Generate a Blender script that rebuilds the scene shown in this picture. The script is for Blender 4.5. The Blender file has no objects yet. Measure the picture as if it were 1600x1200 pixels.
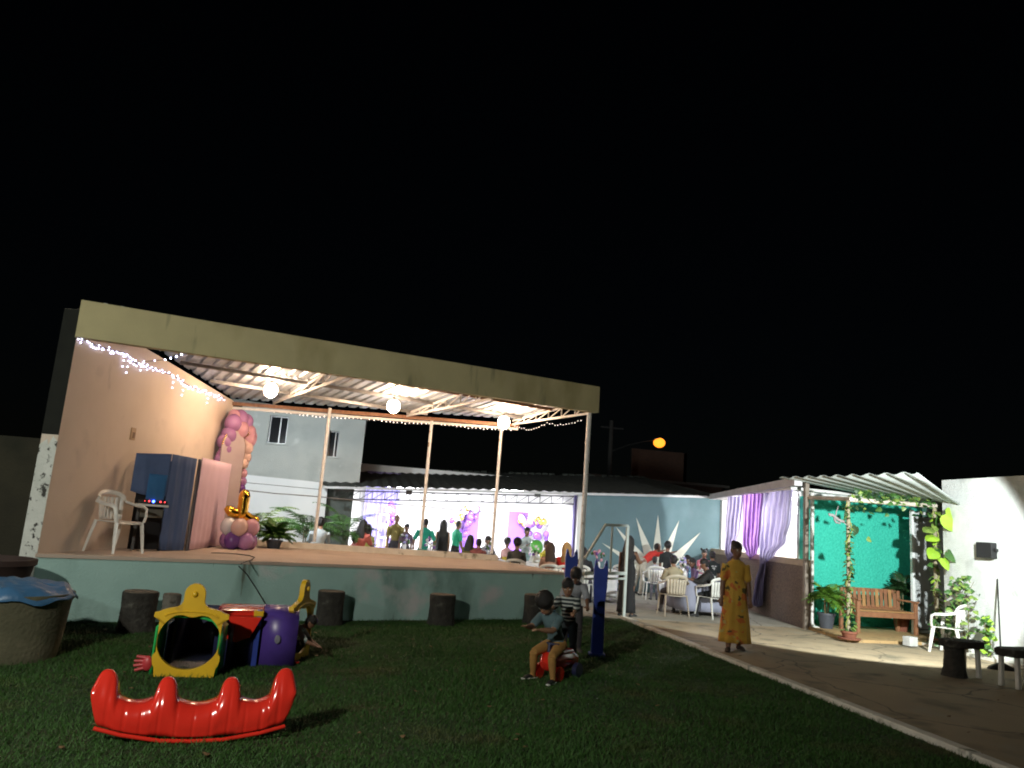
import bpy, bmesh, math, random
import numpy as np
from mathutils import Vector, Matrix
random.seed(7); RNG = np.random.default_rng(7)
S = bpy.context.scene
COL = S.collection
# ---------------------------------------------------------------- camera
F = 1200.0; HC = 1.65                      # focal length in pixels of the 1600 px photo, eye height
def _n(v): return v / np.linalg.norm(v)
_u = _n(np.array([500, 6600, -1200.0])); _d = np.array([-245., -203., -1200.])
_y = _n(_d - _u * _d.dot(_u)); _x = np.cross(_y, _u)
R3 = np.array([_x, _y, _u])                # world = R3 @ camera
CAMP = np.array([0, 0, HC])
cam = bpy.data.cameras.new('camera'); cam.sensor_fit = 'HORIZONTAL'; cam.sensor_width = 36
cam.lens = F / 1600 * 36; cam.clip_start = .05; cam.clip_end = 400
camo = bpy.data.objects.new('camera', cam); COL.objects.link(camo)
mw = Matrix([list(R3[i]) + [CAMP[i]] for i in range(3)] + [[0, 0, 0, 1]])
camo.matrix_world = mw; S.camera = camo
# ---------------------------------------------------------------- world: night sky
W = bpy.data.worlds.new('World'); S.world = W; W.use_nodes = True
wn = W.node_tree.nodes; wl = W.node_tree.links
bg = wn['Background']; sky = wn.new('ShaderNodeTexSky'); sky.sky_type = 'NISHITA'; sky.sun_disc = False
sky.sun_elevation = math.radians(18); sky.sun_rotation = math.radians(200)
wl.new(sky.outputs[0], bg.inputs[0]); bg.inputs[1].default_value = 0.00022
# ---------------------------------------------------------------- exposure
S.view_settings.view_transform = 'Standard'; S.view_settings.look = 'None'
S.view_settings.exposure = 0; S.view_settings.gamma = 1; S.view_settings.use_curve_mapping = False
S.render.engine = 'CYCLES'
S.cycles.use_denoising = True
S.cycles.max_bounces = 6; S.cycles.diffuse_bounces = 3; S.cycles.glossy_bounces = 3; S.cycles.transmission_bounces = 6
S.cycles.sample_clamp_indirect = 6; S.cycles.caustics_reflective = False; S.cycles.caustics_refractive = False
S.cycles.filter_width = 1.9
# ---------------------------------------------------------------- lamps of the place, and one added terrace fill
def lamp(name, kind, loc, col, watt, aim=None, size=.1, cone=90, blend=.3, sx=None, sy=None):
    l = bpy.data.lights.new(name, kind); l.energy = watt; l.color = col
    o = bpy.data.objects.new(name, l); COL.objects.link(o); o.location = loc
    if kind in ('POINT', 'SPOT'): l.shadow_soft_size = size
    if kind == 'SPOT': l.spot_size = math.radians(cone); l.spot_blend = blend
    if kind == 'AREA': l.shape = 'RECTANGLE'; l.size = sx; l.size_y = sy
    if aim is not None:
        o.rotation_euler = (Vector(aim) - Vector(loc)).to_track_quat('-Z', 'Y').to_euler()
    return o
LAMPS = dict(
    yard_light=('SPOT', (-3.6, .6, 3.7), (1, .96, .84), 1550, dict(aim=(-1.2, 8.6, 1.3), size=.1, cone=110, blend=1)),
    left_yard_light=('POINT', (-7.6, 6.2, 3.7), (.95, 1, .9), 330, dict(size=.1)),
    alcove_floodlight=('SPOT', (8.36, 8.28, 2.7), (.93, 1, .97), 2700, dict(aim=(9.1, 13.3, 1.45), size=.06, cone=72, blend=.16)),
    stage_back_floodlight=('SPOT', (-2.3, 17.0, 3.55), (.86, .95, 1), 800, dict(aim=(-1.0, 22.0, 2.0), size=.08, cone=140, blend=.5)),
    hall_light_a=('AREA', (1.2, 23.4, 2.42), (.95, .97, 1), 460, dict(aim=(1.2, 23.9, 0), sx=1.6, sy=.3)),
    hall_light_b=('AREA', (4.4, 23.4, 2.55), (.95, .97, 1), 460, dict(aim=(4.4, 23.9, 0), sx=1.6, sy=.3)),
    terrace_spill_fill=('AREA', (7.6, 18.6, 2.75), (.88, .96, 1), 26, dict(aim=(7.4, 18.8, 0), sx=.9, sy=.25)),  # added without a fixture, stands in for hall light spilling over the terrace
    side_room_light=('POINT', (11.2, 17.6, 2.3), (1, .98, .96), 700, dict(size=.1)),
    street_sodium=('POINT', (15.94, 39.8, 6.45), (1, .42, .08), 9, dict(size=.1)),
)
for k, (kind, loc, col, watt, kw) in LAMPS.items(): lamp(k, kind, loc, col, watt, **kw)

# ---------------------------------------------------------------- photo pixel -> place
def ray(px, py): return R3 @ np.array([px - 800, 600 - py, -F])
def on(px, py, z=0.):                      # where the ray meets the horizontal plane z
    r = ray(px, py); return CAMP + r * ((z - HC) / r[2])
def at(px, py, Y):                         # where the ray meets the plane y = Y
    r = ray(px, py); return CAMP + r * (Y / r[1])
def atx(px, py, X):
    r = ray(px, py); return CAMP + r * (X / r[0])
def zat(px, py, P):                        # height of that ray above the ground point P
    r = ray(px, py); t = (r[0]*P[0] + r[1]*P[1]) / (r[0]**2 + r[1]**2); return HC + t * r[2]
def onw(px, py, P0, P1, off=0.):           # where the ray meets the upright plane through P0, P1
    d = np.array([P1[0]-P0[0], P1[1]-P0[1]]); nn = np.array([-d[1], d[0]]) / np.hypot(*d)
    r = ray(px, py); t = ((nn[0]*P0[0] + nn[1]*P0[1]) + off) / (nn[0]*r[0] + nn[1]*r[1]); return CAMP + r * t

# ---------------------------------------------------------------- materials
MATS = {}
def pm(name, col, col2=None, rough=.6, scale=6, bump=0, bscale=50, metal=0, coat=0, emit=None, es=0, spec=.5, trans=0, contrast=.25, sub=0, detail=6):
    if name in MATS: return MATS[name]
    m = bpy.data.materials.new(name); m.use_nodes = True; nt = m.node_tree; N = nt.nodes; L = nt.links
    b = N['Principled BSDF']; MATS[name] = m
    b.inputs['Roughness'].default_value = rough; b.inputs['Metallic'].default_value = metal
    b.inputs['Specular IOR Level'].default_value = spec; b.inputs['Coat Weight'].default_value = coat
    b.inputs['Transmission Weight'].default_value = trans
    if sub: b.inputs['Subsurface Weight'].default_value = sub; b.inputs['Subsurface Radius'].default_value = (.1, .1, .1)
    tc = N.new('ShaderNodeTexCoord'); nz = N.new('ShaderNodeTexNoise'); nz.inputs['Scale'].default_value = scale; nz.inputs['Detail'].default_value = detail
    L.new(tc.outputs['Object'], nz.inputs['Vector'])
    rp = N.new('ShaderNodeValToRGB'); rp.color_ramp.elements[0].position = .5 - contrast; rp.color_ramp.elements[1].position = .5 + contrast
    c2 = col2 or tuple(c * .72 for c in col)
    rp.color_ramp.elements[0].color = (*c2, 1); rp.color_ramp.elements[1].color = (*col, 1)
    L.new(nz.outputs['Fac'], rp.inputs['Fac']); L.new(rp.outputs['Color'], b.inputs['Base Color'])
    if bump:
        n2 = N.new('ShaderNodeTexNoise'); n2.inputs['Scale'].default_value = bscale; n2.inputs['Detail'].default_value = 5
        L.new(tc.outputs['Object'], n2.inputs['Vector'])
        bp = N.new('ShaderNodeBump'); bp.inputs['Strength'].default_value = min(1, bump); bp.inputs['Distance'].default_value = .02 * max(1, bump)
        L.new(n2.outputs['Fac'], bp.inputs['Height']); L.new(bp.outputs['Normal'], b.inputs['Normal'])
    if emit: b.inputs['Emission Color'].default_value = (*emit, 1); b.inputs['Emission Strength'].default_value = es
    return m
def layer(m, col, scale=3, lo=.55, hi=.62, detail=8, stretch=(1, 1, 1), rough=None):
    """stains / peeling / wear: mixes a second noise-masked colour over the base colour"""
    nt = m.node_tree; N = nt.nodes; L = nt.links; b = N['Principled BSDF']
    src = b.inputs['Base Color'].links[0].from_socket
    tc = N.new('ShaderNodeTexCoord'); mp = N.new('ShaderNodeMapping'); mp.inputs['Scale'].default_value = stretch
    L.new(tc.outputs['Object'], mp.inputs['Vector'])
    nz = N.new('ShaderNodeTexNoise'); nz.inputs['Scale'].default_value = scale; nz.inputs['Detail'].default_value = detail
    L.new(mp.outputs['Vector'], nz.inputs['Vector'])
    rp = N.new('ShaderNodeValToRGB'); rp.color_ramp.elements[0].position = lo; rp.color_ramp.elements[1].position = hi
    L.new(nz.outputs['Fac'], rp.inputs['Fac'])
    mx = N.new('ShaderNodeMix'); mx.data_type = 'RGBA'; L.new(rp.outputs['Color'], mx.inputs['Factor'])
    L.new(src, mx.inputs['A']); mx.inputs['B'].default_value = (*col, 1); L.new(mx.outputs['Result'], b.inputs['Base Color'])
    return m
def crack(m, scale=.55, w=.012, col=(.09, .075, .05)):
    """thin wandering cracks in cement"""
    nt = m.node_tree; N = nt.nodes; L = nt.links; b = N['Principled BSDF']; src = b.inputs['Base Color'].links[0].from_socket
    tc = N.new('ShaderNodeTexCoord'); nz = N.new('ShaderNodeTexNoise'); nz.inputs['Scale'].default_value = 2.2; nz.inputs['Detail'].default_value = 6
    L.new(tc.outputs['Object'], nz.inputs['Vector']); ad = N.new('ShaderNodeMix'); ad.data_type = 'RGBA'; ad.blend_type = 'ADD'; ad.inputs['Factor'].default_value = .35
    L.new(tc.outputs['Object'], ad.inputs['A']); L.new(nz.outputs['Color'], ad.inputs['B'])
    v = N.new('ShaderNodeTexVoronoi'); v.feature = 'DISTANCE_TO_EDGE'; v.inputs['Scale'].default_value = scale; L.new(ad.outputs['Result'], v.inputs['Vector'])
    rp = N.new('ShaderNodeValToRGB'); rp.color_ramp.elements[0].position = 0; rp.color_ramp.elements[0].color = (1, 1, 1, 1); rp.color_ramp.elements[1].position = w; rp.color_ramp.elements[1].color = (0, 0, 0, 1)
    L.new(v.outputs['Distance'], rp.inputs['Fac']); mx = N.new('ShaderNodeMix'); mx.data_type = 'RGBA'; L.new(rp.outputs['Color'], mx.inputs['Factor']); L.new(src, mx.inputs['A']); mx.inputs['B'].default_value = (*col, 1)
    L.new(mx.outputs['Result'], b.inputs['Base Color']); return m
white_plastic = pm('white_plastic', (.78, .78, .74), (.62, .62, .58), .38, 9)
white_metal = layer(pm('white_metal', (.82, .84, .84), (.66, .67, .66), .45, 14), (.3, .2, .12), 9, .66, .72)
grey_metal = pm('grey_metal', (.32, .33, .34), (.2, .2, .2), .4, 12, metal=.7)
dark_metal = pm('dark_metal', (.05, .05, .05), None, .5, 12, metal=.4)
black_plastic = pm('black_plastic', (.015, .015, .016), None, .45)
rust_metal = pm('rust_metal', (.36, .2, .12), (.2, .1, .06), .7, 20)
plaster_fascia = layer(layer(pm('plaster_fascia', (.58, .52, .29), (.49, .44, .25), .9, 2.5, .35, 90), (.36, .31, .15), 1.3, .5, .72, 9, (1, 1, .5)), (.25, .24, .15), 4.5, .62, .74, 10, (1, 1, .14))
plaster_wall = layer(layer(pm('plaster_wall', (.72, .62, .52), (.66, .56, .46), .9, 1.8, .3, 70), (.55, .47, .4), 2.2, .6, .85), (.42, .35, .29), 3.1, .66, .8, 10, (1, 1, .4))
peeling = layer(pm('peeling_white_paint', (.72, .74, .7), (.55, .58, .54), .85, 7, .5, 30), (.05, .05, .045), 12, .56, .62)
plat_paint = layer(layer(layer(pm('pale_green_paint', (.42, .64, .6), (.33, .52, .49), .85, 1.6, .4, 40), (.17, .28, .25), 1.7, .52, .72, 10, (1, 1, .45)), (.6, .6, .6), 1.3, .58, .7, 9), (.12, .15, .12), 5, .66, .72, 10, (1, 1, .16))
floor_tan = layer(pm('stage_floor_cement', (.56, .46, .38), (.46, .37, .3), .75, 1.4, .2, 60), (.36, .29, .24), 1.1, .58, .8)
cement = layer(pm('cement', (.36, .33, .27), (.27, .25, .2), .9, 1.3, .4, 45), (.2, .18, .14), 2.6, .55, .75)
crack(cement, .5, .01)
kerb_m = layer(pm('kerb_cement', (.74, .72, .64), (.56, .54, .48), .9, 5, .5, 40), (.16, .16, .11), 4, .6, .7)
zinc = layer(pm('zinc_sheet', (.56, .63, .7), (.43, .49, .55), .38, 3, metal=.3), (.28, .28, .28), 5, .6, .78)
grey_plaster = layer(layer(pm('grey_plaster', (.52, .55, .52), (.43, .46, .44), .92, 1.2, .4, 40), (.3, .33, .32), .9, .55, .8), (.62, .64, .62), 2.5, .62, .75)
white_wall = layer(pm('white_wall', (.8, .82, .82), (.72, .75, .76), .85, 1.5, .15, 50), (.62, .66, .68), 1.2, .58, .85)
hall_white = pm('hall_white', (.84, .83, .82), (.78, .77, .77), .8, 2)
slate = layer(pm('slate_blue_wall', (.125, .215, .24), (.105, .18, .205), .85, 2, .15, 60), (.165, .255, .285), 1.1, .55, .8)
ray_white = pm('ray_white', (.74, .75, .66), (.64, .66, .58), .8, 6)
rough_brown = pm('roughcast_brown', (.3, .23, .19), (.13, .1, .09), .95, 32, 1.5, 60, contrast=.18)
band_beige = pm('unpainted_lit_band', (.55, .45, .34), (.44, .36, .27), .9, 6)  # unpainted beige, lightened to hold the lit zone of the parapet
brick_m = None
def brick_mat(name, c1, c2, mort, sc):
    m = pm(name, c1, rough=.95); nt = m.node_tree; N = nt.nodes; L = nt.links; b = N['Principled BSDF']
    br = N.new('ShaderNodeTexBrick'); br.inputs['Scale'].default_value = sc
    br.inputs['Color1'].default_value = (*c1, 1); br.inputs['Color2'].default_value = (*c2, 1); br.inputs['Mortar'].default_value = (*mort, 1)
    tc = N.new('ShaderNodeTexCoord'); mp = N.new('ShaderNodeMapping'); mp.inputs['Rotation'].default_value = (math.radians(90), 0, 0)
    L.new(tc.outputs['Object'], mp.inputs['Vector']); L.new(mp.outputs['Vector'], br.inputs['Vector']); L.new(br.outputs['Color'], b.inputs['Base Color'])
    return m
brick_far = brick_mat('far_brick', (.14, .07, .045), (.1, .05, .035), (.12, .11, .1), 3.2)
def stucco(name, c1, c2):
    m = pm(name, c1, c2, .8, 26, contrast=.2); nt = m.node_tree; N = nt.nodes; L = nt.links; b = N['Principled BSDF']
    tc = N.new('ShaderNodeTexCoord'); v = N.new('ShaderNodeTexNoise'); v.inputs['Scale'].default_value = 24; v.inputs['Detail'].default_value = 3
    L.new(tc.outputs['Object'], v.inputs['Vector'])
    bp = N.new('ShaderNodeBump'); bp.inputs['Strength'].default_value = 1; bp.inputs['Distance'].default_value = .03
    L.new(v.outputs['Fac'], bp.inputs['Height']); L.new(bp.outputs['Normal'], b.inputs['Normal']); return m
green_stucco = stucco('green_stucco', (.055, .62, .47), (.028, .47, .35))
soil_tile = layer(pm('ochre_floor', (.5, .33, .15), (.4, .26, .12), .7, 5), (.3, .2, .1), 7, .55, .7)
wood = pm('bench_wood', (.34, .16, .08), (.22, .095, .05), .5, 9)
wood2 = pm('bench_wood_pale', (.46, .25, .1), (.33, .17, .07), .5, 9)
log_dark = layer(pm('log_bark', (.05, .047, .04), (.02, .019, .016), .95, 12, 1.5, 22), (.1, .1, .085), 6, .62, .72)
log_pale = layer(pm('log_pale', (.2, .19, .16), (.1, .09, .075), .95, 10, 1.2, 25), (.04, .04, .03), 9, .58, .66)
terracotta = pm('terracotta', (.26, .09, .05), (.17, .06, .035), .8, 9)
tank_m = layer(pm('tank_concrete', (.12, .115, .07), (.075, .075, .045), .9, 4, .5, 30), (.2, .18, .12), 3, .6, .8)
tank_dark = pm('tank_dark', (.045, .025, .02), None, .8, 6)
tarp = pm('blue_tarp', (.06, .17, .33), (.04, .12, .24), .42, 5, .4, 12)
red_pl = layer(pm('red_plastic', (.72, .035, .02), (.6, .025, .015), .18, 3, coat=.35), (.42, .03, .02), 5, .62, .8)
yel_pl = layer(pm('yellow_plastic', (.74, .47, .02), (.62, .38, .016), .35, 4), (.4, .24, .03), 6, .6, .8)
grn_pl = pm('green_plastic', (.03, .5, .12), None, .35); blu_pl = pm('blue_plastic', (.03, .06, .34), (.022, .045, .25), .35, 4)
pur_pl = pm('violet_plastic', (.09, .05, .3), None, .35); navy_pl = pm('navy_plastic', (.02, .025, .07), None, .4)
cloth_blue = pm('navy_cloth', (.085, .135, .27), (.065, .105, .22), .9, 3); cloth_lit = pm('led_lit_cloth', (.03, .15, .36), None, .85, 3)  # the second, brighter cloth has the LED glow in its colour
cloth_pink = pm('pink_cloth', (.68, .5, .6), (.6, .43, .53), .9, 3); panel_grey = pm('mauve_panel', (.5, .41, .42), (.44, .35, .37), .8, 3)
lilac = pm('lilac_voile', (.42, .38, .72), (.34, .3, .62), .9, 3, sub=0); lilac_d = pm('purple_voile', (.36, .2, .55), (.28, .15, .46), .9, 3)
purple_pan = pm('purple_panel', (.2, .085, .42), (.17, .07, .37), .8, 3)
b_pink = pm('balloon_pink', (.66, .34, .42), None, .22, 2); b_mauve = pm('balloon_mauve', (.42, .2, .42), None, .22, 2)
b_peach = pm('balloon_peach', (.78, .53, .47), None, .22, 2); b_purple = pm('balloon_purple', (.16, .06, .28), None, .22, 2); b_white = pm('balloon_white', (.82, .8, .8), None, .22, 2)
b_gold = pm('balloon_gold', (.75, .52, .12), None, .25, 2, metal=.8); foil = pm('gold_foil', (.88, .5, .07), (.8, .42, .05), .16, 4, .25, 14, metal=1)
leaf_g = pm('leaf_green', (.06, .15, .03), (.03, .085, .018), .45, 5); leaf_d = pm('leaf_dark', (.022, .06, .018), (.012, .035, .01), .45, 5)
leaf_y = pm('leaf_lime', (.3, .48, .04), (.2, .36, .03), .42, 5); leaf_v = pm('leaf_variegated', (.22, .3, .06), (.07, .14, .03), .45, 14)
stem_m = pm('stem', (.16, .13, .06), None, .8); soil = pm('soil', (.03, .022, .015), None, 1, 20)
pot_grey = pm('pot_slate', (.07, .08, .1), None, .5); glass_dark = pm('window_glass', (.02, .022, .025), None, .08, 2, spec=.8)
amber_reflection = pm('amber_reflection_glow', (.8, .4, .05), None, .5, emit=(1, .5, .05), es=1.2)  # emission painted in for a bulb reflected by the window
alu = pm('aluminium', (.2, .2, .2), None, .35, metal=.8)
bulb_m = pm('lit_bulb', (1, .9, .8), None, .4, emit=(1, .66, .42), es=210)
tube_m = pm('lit_tube', (1, 1, 1), None, .4, emit=(.95, .97, 1), es=14)
globe_m = pm('lit_globe', (1, 1, 1), None, .4, emit=(1, .98, .95), es=14)
fairy_m = pm('fairy_bulb', (1, 1, 1), None, .4, emit=(.58, .62, 1), es=16)
fairy_w = pm('fairy_bulb_dim', (1, 1, 1), None, .4, emit=(1, .85, .75), es=3.5)
sodium_m = pm('lit_sodium', (1, .6, .2), None, .4, emit=(1, .26, .018), es=2.5)
led_b = pm('led_blue', (.1, .1, 1), None, .4, emit=(.05, .12, 1), es=14); led_r = pm('led_red', (1, .1, .1), None, .4, emit=(1, .05, .05), es=5)
wire_m = pm('wire', (.03, .03, .03), None, .7)
roof_tile = layer(pm('far_roof_tile', (.06, .07, .06), (.035, .04, .035), .9, 4), (.12, .13, .12), 8, .66, .72)
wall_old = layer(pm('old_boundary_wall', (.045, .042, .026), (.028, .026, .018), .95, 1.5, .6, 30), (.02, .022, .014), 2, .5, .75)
cloth_white = pm('white_cloth', (.8, .8, .82), None, .85, 4); cloth_slate = pm('slate_tablecloth', (.3, .31, .4), (.24, .25, .33), .85, 4)
# ---------------------------------------------------------------- mesh helpers
class MB:
    def __init__(s): s.v = []; s.f = []; s.mi = []; s.cur = 0
    def add(s, vs, fs):
        o = len(s.v); s.v += [tuple(map(float, p)) for p in vs]; s.f += [tuple(i + o for i in f) for f in fs]; s.mi += [s.cur] * len(fs); return s
    def box(s, c, d, rz=0, M=None):
        x, y, z = d[0]/2, d[1]/2, d[2]/2; cs, sn = math.cos(rz), math.sin(rz)
        vs = [(i*x, j*y, k*z) for k in (-1, 1) for j in (-1, 1) for i in (-1, 1)]
        if M is not None: vs = [tuple(M @ Vector(p)) for p in vs]
        vs = [(c[0]+p[0]*cs-p[1]*sn, c[1]+p[0]*sn+p[1]*cs, c[2]+p[2]) for p in vs]
        return s.add(vs, [(0,2,3,1),(4,5,7,6),(0,1,5,4),(2,6,7,3),(0,4,6,2),(1,3,7,5)])
    def bar(s, p, q, w=.04, h=None, up=(0,0,1)):
        h = h or w; p = np.array(p, float); q = np.array(q, float); d = _n(q-p); u = np.array(up, float)
        if abs(d.dot(u)) > .98: u = np.array([0, 1., 0])
        a = _n(np.cross(d, u)); b = np.cross(a, d)
        vs = [e + i*a*w/2 + j*b*h/2 for e in (p, q) for j in (-1, 1) for i in (-1, 1)]
        return s.add(vs, [(0,1,3,2),(4,6,7,5),(0,4,5,1),(2,3,7,6),(0,2,6,4),(1,5,7,3)])
    def tube(s, pts, rad, n=10, ell=None, up=(0,1,0)):
        pts = [np.array(p, float) for p in pts]; k = len(pts)
        if not hasattr(rad, '__len__'): rad = [rad]*k
        vs = []; a = None
        for i in range(k):
            d = _n(pts[min(i+1, k-1)] - pts[max(i-1, 0)])
            if a is None:
                u = np.array(up, float)
                if abs(d.dot(u)) > .95: u = np.array([1., 0, 0])
                a = _n(np.cross(u, d))
            a = _n(a - d*a.dot(d)); b = np.cross(d, a)
            rr = rad[i]; ra, rb = (rr if hasattr(rr, '__len__') else (rr, rr))
            for j in range(n):
                t = 2*math.pi*j/n; vs.append(pts[i] + a*ra*math.cos(t) + b*rb*math.sin(t))
        fs = [(i*n+j, i*n+(j+1) % n, (i+1)*n+(j+1) % n, (i+1)*n+j) for i in range(k-1) for j in range(n)]
        fs += [tuple(range(n-1, -1, -1)), tuple((k-1)*n+j for j in range(n))]
        return s.add(vs, fs)
    def rings(s, rings, cap=True):
        n = len(rings[0]); k = len(rings); vs = [p for r in rings for p in r]
        fs = [(i*n+j, i*n+(j+1) % n, (i+1)*n+(j+1) % n, (i+1)*n+j) for i in range(k-1) for j in range(n)]
        if cap: fs += [tuple(range(n-1, -1, -1)), tuple((k-1)*n+j for j in range(n))]
        return s.add(vs, fs)
    def lathe(s, c, prof, n=20, wob=0, sq=(1, 1)):
        ph = [1 + wob*math.sin(3*2*math.pi*j/n + 1.3) + wob*.7*math.sin(7*2*math.pi*j/n) for j in range(n)]
        return s.rings([[(c[0]+r*ph[j]*sq[0]*math.cos(2*math.pi*j/n), c[1]+r*ph[j]*sq[1]*math.sin(2*math.pi*j/n), c[2]+z) for j in range(n)] for r, z in prof])
    def ball(s, c, r, nu=12, nv=8, M=None):
        r = r if hasattr(r, '__len__') else (r, r, r); vs = []
        for i in range(nv+1):
            th = math.pi*max(.02, min(.98, i/nv))
            for j in range(nu):
                p = Vector((r[0]*math.sin(th)*math.cos(2*math.pi*j/nu), r[1]*math.sin(th)*math.sin(2*math.pi*j/nu), -r[2]*math.cos(th)))
                if M is not None: p = M @ p
                vs.append((c[0]+p.x, c[1]+p.y, c[2]+p.z))
        fs = [(i*nu+j, i*nu+(j+1) % nu, (i+1)*nu+(j+1) % nu, (i+1)*nu+j) for i in range(nv) for j in range(nu)]
        fs += [tuple(range(nu-1, -1, -1)), tuple(nv*nu+j for j in range(nu))]
        return s.add(vs, fs)
    def prism(s, poly, fn0, fn1):          # poly in 2D, two maps 2D -> 3D for the two faces
        n = len(poly); vs = [fn0(*p) for p in poly] + [fn1(*p) for p in poly]
        return s.add(vs, [tuple(range(n-1, -1, -1)), tuple(range(n, 2*n))] + [(i, (i+1) % n, n+(i+1) % n, n+i) for i in range(n)])
    def slab(s, poly, z0, z1):             # poly of (x,y), z may be callables
        g0 = z0 if callable(z0) else (lambda x, y: z0); g1 = z1 if callable(z1) else (lambda x, y: z1)
        return s.prism(poly, lambda x, y: (x, y, g0(x, y)), lambda x, y: (x, y, g1(x, y)))
    def wall(s, P0, P1, t, z0, z1):        # upright wall of thickness t to the left of P0->P1; z0,z1 may be (at P0, at P1)
        d = _n(np.array([P1[0]-P0[0], P1[1]-P0[1]])); nn = np.array([-d[1], d[0]])*t
        z0 = z0 if hasattr(z0, '__len__') else (z0, z0); z1 = z1 if hasattr(z1, '__len__') else (z1, z1)
        a, b, c, e = P0[:2], P1[:2], (P1[0]+nn[0], P1[1]+nn[1]), (P0[0]+nn[0], P0[1]+nn[1])
        vs = [(*a[:2], z0[0]), (*b[:2], z0[1]), (*c, z0[1]), (*e, z0[0]), (*a[:2], z1[0]), (*b[:2], z1[1]), (*c, z1[1]), (*e, z1[0])]
        return s.add(vs, [(0,3,2,1),(4,5,6,7),(0,1,5,4),(1,2,6,5),(2,3,7,6),(3,0,4,7)])
    def sheet(s, grid):
        a, b = len(grid), len(grid[0]); vs = [p for r in grid for p in r]
        return s.add(vs, [(i*b+j, i*b+j+1, (i+1)*b+j+1, (i+1)*b+j) for i in range(a-1) for j in range(b-1)])
    def build(s, name, mats, parent=None, smooth=False, local=False, thick=0, bevel=0):
        me = bpy.data.meshes.new(name); v = s.v
        if parent is not None and not local:
            o0 = ORG.get(parent.name, (0, 0, 0)); v = [(p[0]-o0[0], p[1]-o0[1], p[2]-o0[2]) for p in v]
        me.from_pydata(v, [], s.f)
        ms = mats if isinstance(mats, (list, tuple)) else [mats]
        for m in ms: me.materials.append(m)
        if len(ms) > 1: me.polygons.foreach_set('material_index', s.mi)
        bm = bmesh.new(); bm.from_mesh(me); bmesh.ops.recalc_face_normals(bm, faces=bm.faces); bm.to_mesh(me); bm.free()
        if smooth:
            me.polygons.foreach_set('use_smooth', [True]*len(me.polygons))
            try: me.set_sharp_from_angle(angle=math.radians(50))
            except Exception: pass
        o = bpy.data.objects.new(name, me); COL.objects.link(o); o.parent = parent
        if parent is not None: ORG[o.name] = ORG.get(parent.name, (0, 0, 0))
        if thick:
            md = o.modifiers.new('thickness', 'SOLIDIFY'); md.thickness = thick; md.offset = 0
        if bevel:
            md = o.modifiers.new('edges', 'BEVEL'); md.width = bevel; md.segments = 2; md.limit_method = 'ANGLE'
        return o
ORG = {}
def tag(o, label, cat, group=None, kind=None):
    if label: o['label'] = label
    if cat: o['category'] = cat
    if group: o['group'] = group
    if kind: o['kind'] = kind
    return o
def thing(name, label, cat, loc=(0, 0, 0), rz=0, group=None, kind=None):
    o = bpy.data.objects.new(name, None); COL.objects.link(o); o.location = tuple(map(float, loc)); o.rotation_euler = (0, 0, rz)
    o.empty_display_size = .1; ORG[o.name] = tuple(map(float, loc)); return tag(o, label, cat, group, kind)
def dup(root, loc, rz, label=None, sc=None):
    r = root.copy(); COL.objects.link(r); r.location = tuple(map(float, loc)); r.rotation_euler = (0, 0, rz)
    if label: r['label'] = label
    if sc: r.scale = (sc,)*3
    for ch in list(root.children):
        c = ch.copy(); COL.objects.link(c); c.parent = r
        for g in list(ch.children):
            e = g.copy(); COL.objects.link(e); e.parent = c
    return r
def rc(o): o.location.z += 0; return o
# ================================================================ ground
g = MB(); g.slab([(-160, -60), (160, -60), (160, 260), (-160, 260)], -.2, -.03)
tag(g.build('ground', pm('bare_earth', (.08, .07, .05), (.05, .045, .03), 1, .8)), 'dark bare earth around and behind the plot', 'ground', kind='structure')
lawn_m = layer(pm('lawn_turf', (.018, .052, .006), (.01, .032, .004), .95, 3.2, .8, 120), (.05, .042, .018), 1.1, .52, .7)
g = MB(); g.slab([(-9, -4), (5.24, -4), (5.24, 14.72), (-9, 14.72)], -.03, 0)
tag(g.build('lawn', lawn_m), 'dark green lawn in front of the stage', 'lawn', kind='structure')
path_m = layer(layer(pm('path_cement', (.36, .28, .175), (.28, .22, .14), .88, 1.1, .5, 38), (.13, .115, .075), 1.7, .53, .72), (.32, .29, .22), .9, .6, .8)
g = MB(); g.slab([(5.4, -4), (14, -4), (14, 14.72), (5.4, 14.72)], -.03, .004)
crack(path_m)
tag(g.build('path', path_m), 'worn cement path along the white wall and alcove', 'path', kind='structure')
g = MB(); g.slab([(-9, 14.72), (14, 14.72), (14, 30), (-9, 30)], -.03, .006)
tag(g.build('courtyard_floor', cement), 'grey cement courtyard where the guests sit', 'floor', kind='structure')
k0 = MB(); n_k = 14
kroot = thing('kerb', 'pale cement kerb edging the lawn along the path', 'kerb', (5.32, 14.7, 0), kind='structure')
for i in range(n_k):
    y0 = 14.72 - i*1.25; m = MB(); w = .13 + random.uniform(-.012, .012); x = 5.32 + random.uniform(-.008, .008)
    m.box((x, y0-.62, .01), (w, 1.235, .08 + random.uniform(-.008, .008))); m.build('kerb_block', kerb_m, kroot, bevel=.012)
# cracks lines in the cement: shallow dark joints
# ================================================================ stage
FL, FR, BR, BL = (-3.85, 10.85), (3.9, 14.1), (3.15, 16.85), (-2.75, 16.4)
st = thing('stage_building', 'open raised stage with tan plaster fascia, side wall and zinc roof', 'stage', (0, 13.5, 0))
HS = .84
m = MB(); m.slab([FL, FR, BR, BL], -.02, .795); m.build('platform_wall', plat_paint, st)
def off2(p, q, t): d = _n(np.array(q)-np.array(p)); return d*t
m = MB(); m.slab([(FL[0]-.01, FL[1]-.03), (FR[0]+.02, FR[1]-.03), (BR[0]+.02, BR[1]), (BL[0], BL[1])], .795, HS); m.build('stage_floor', floor_tan, st)
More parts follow.
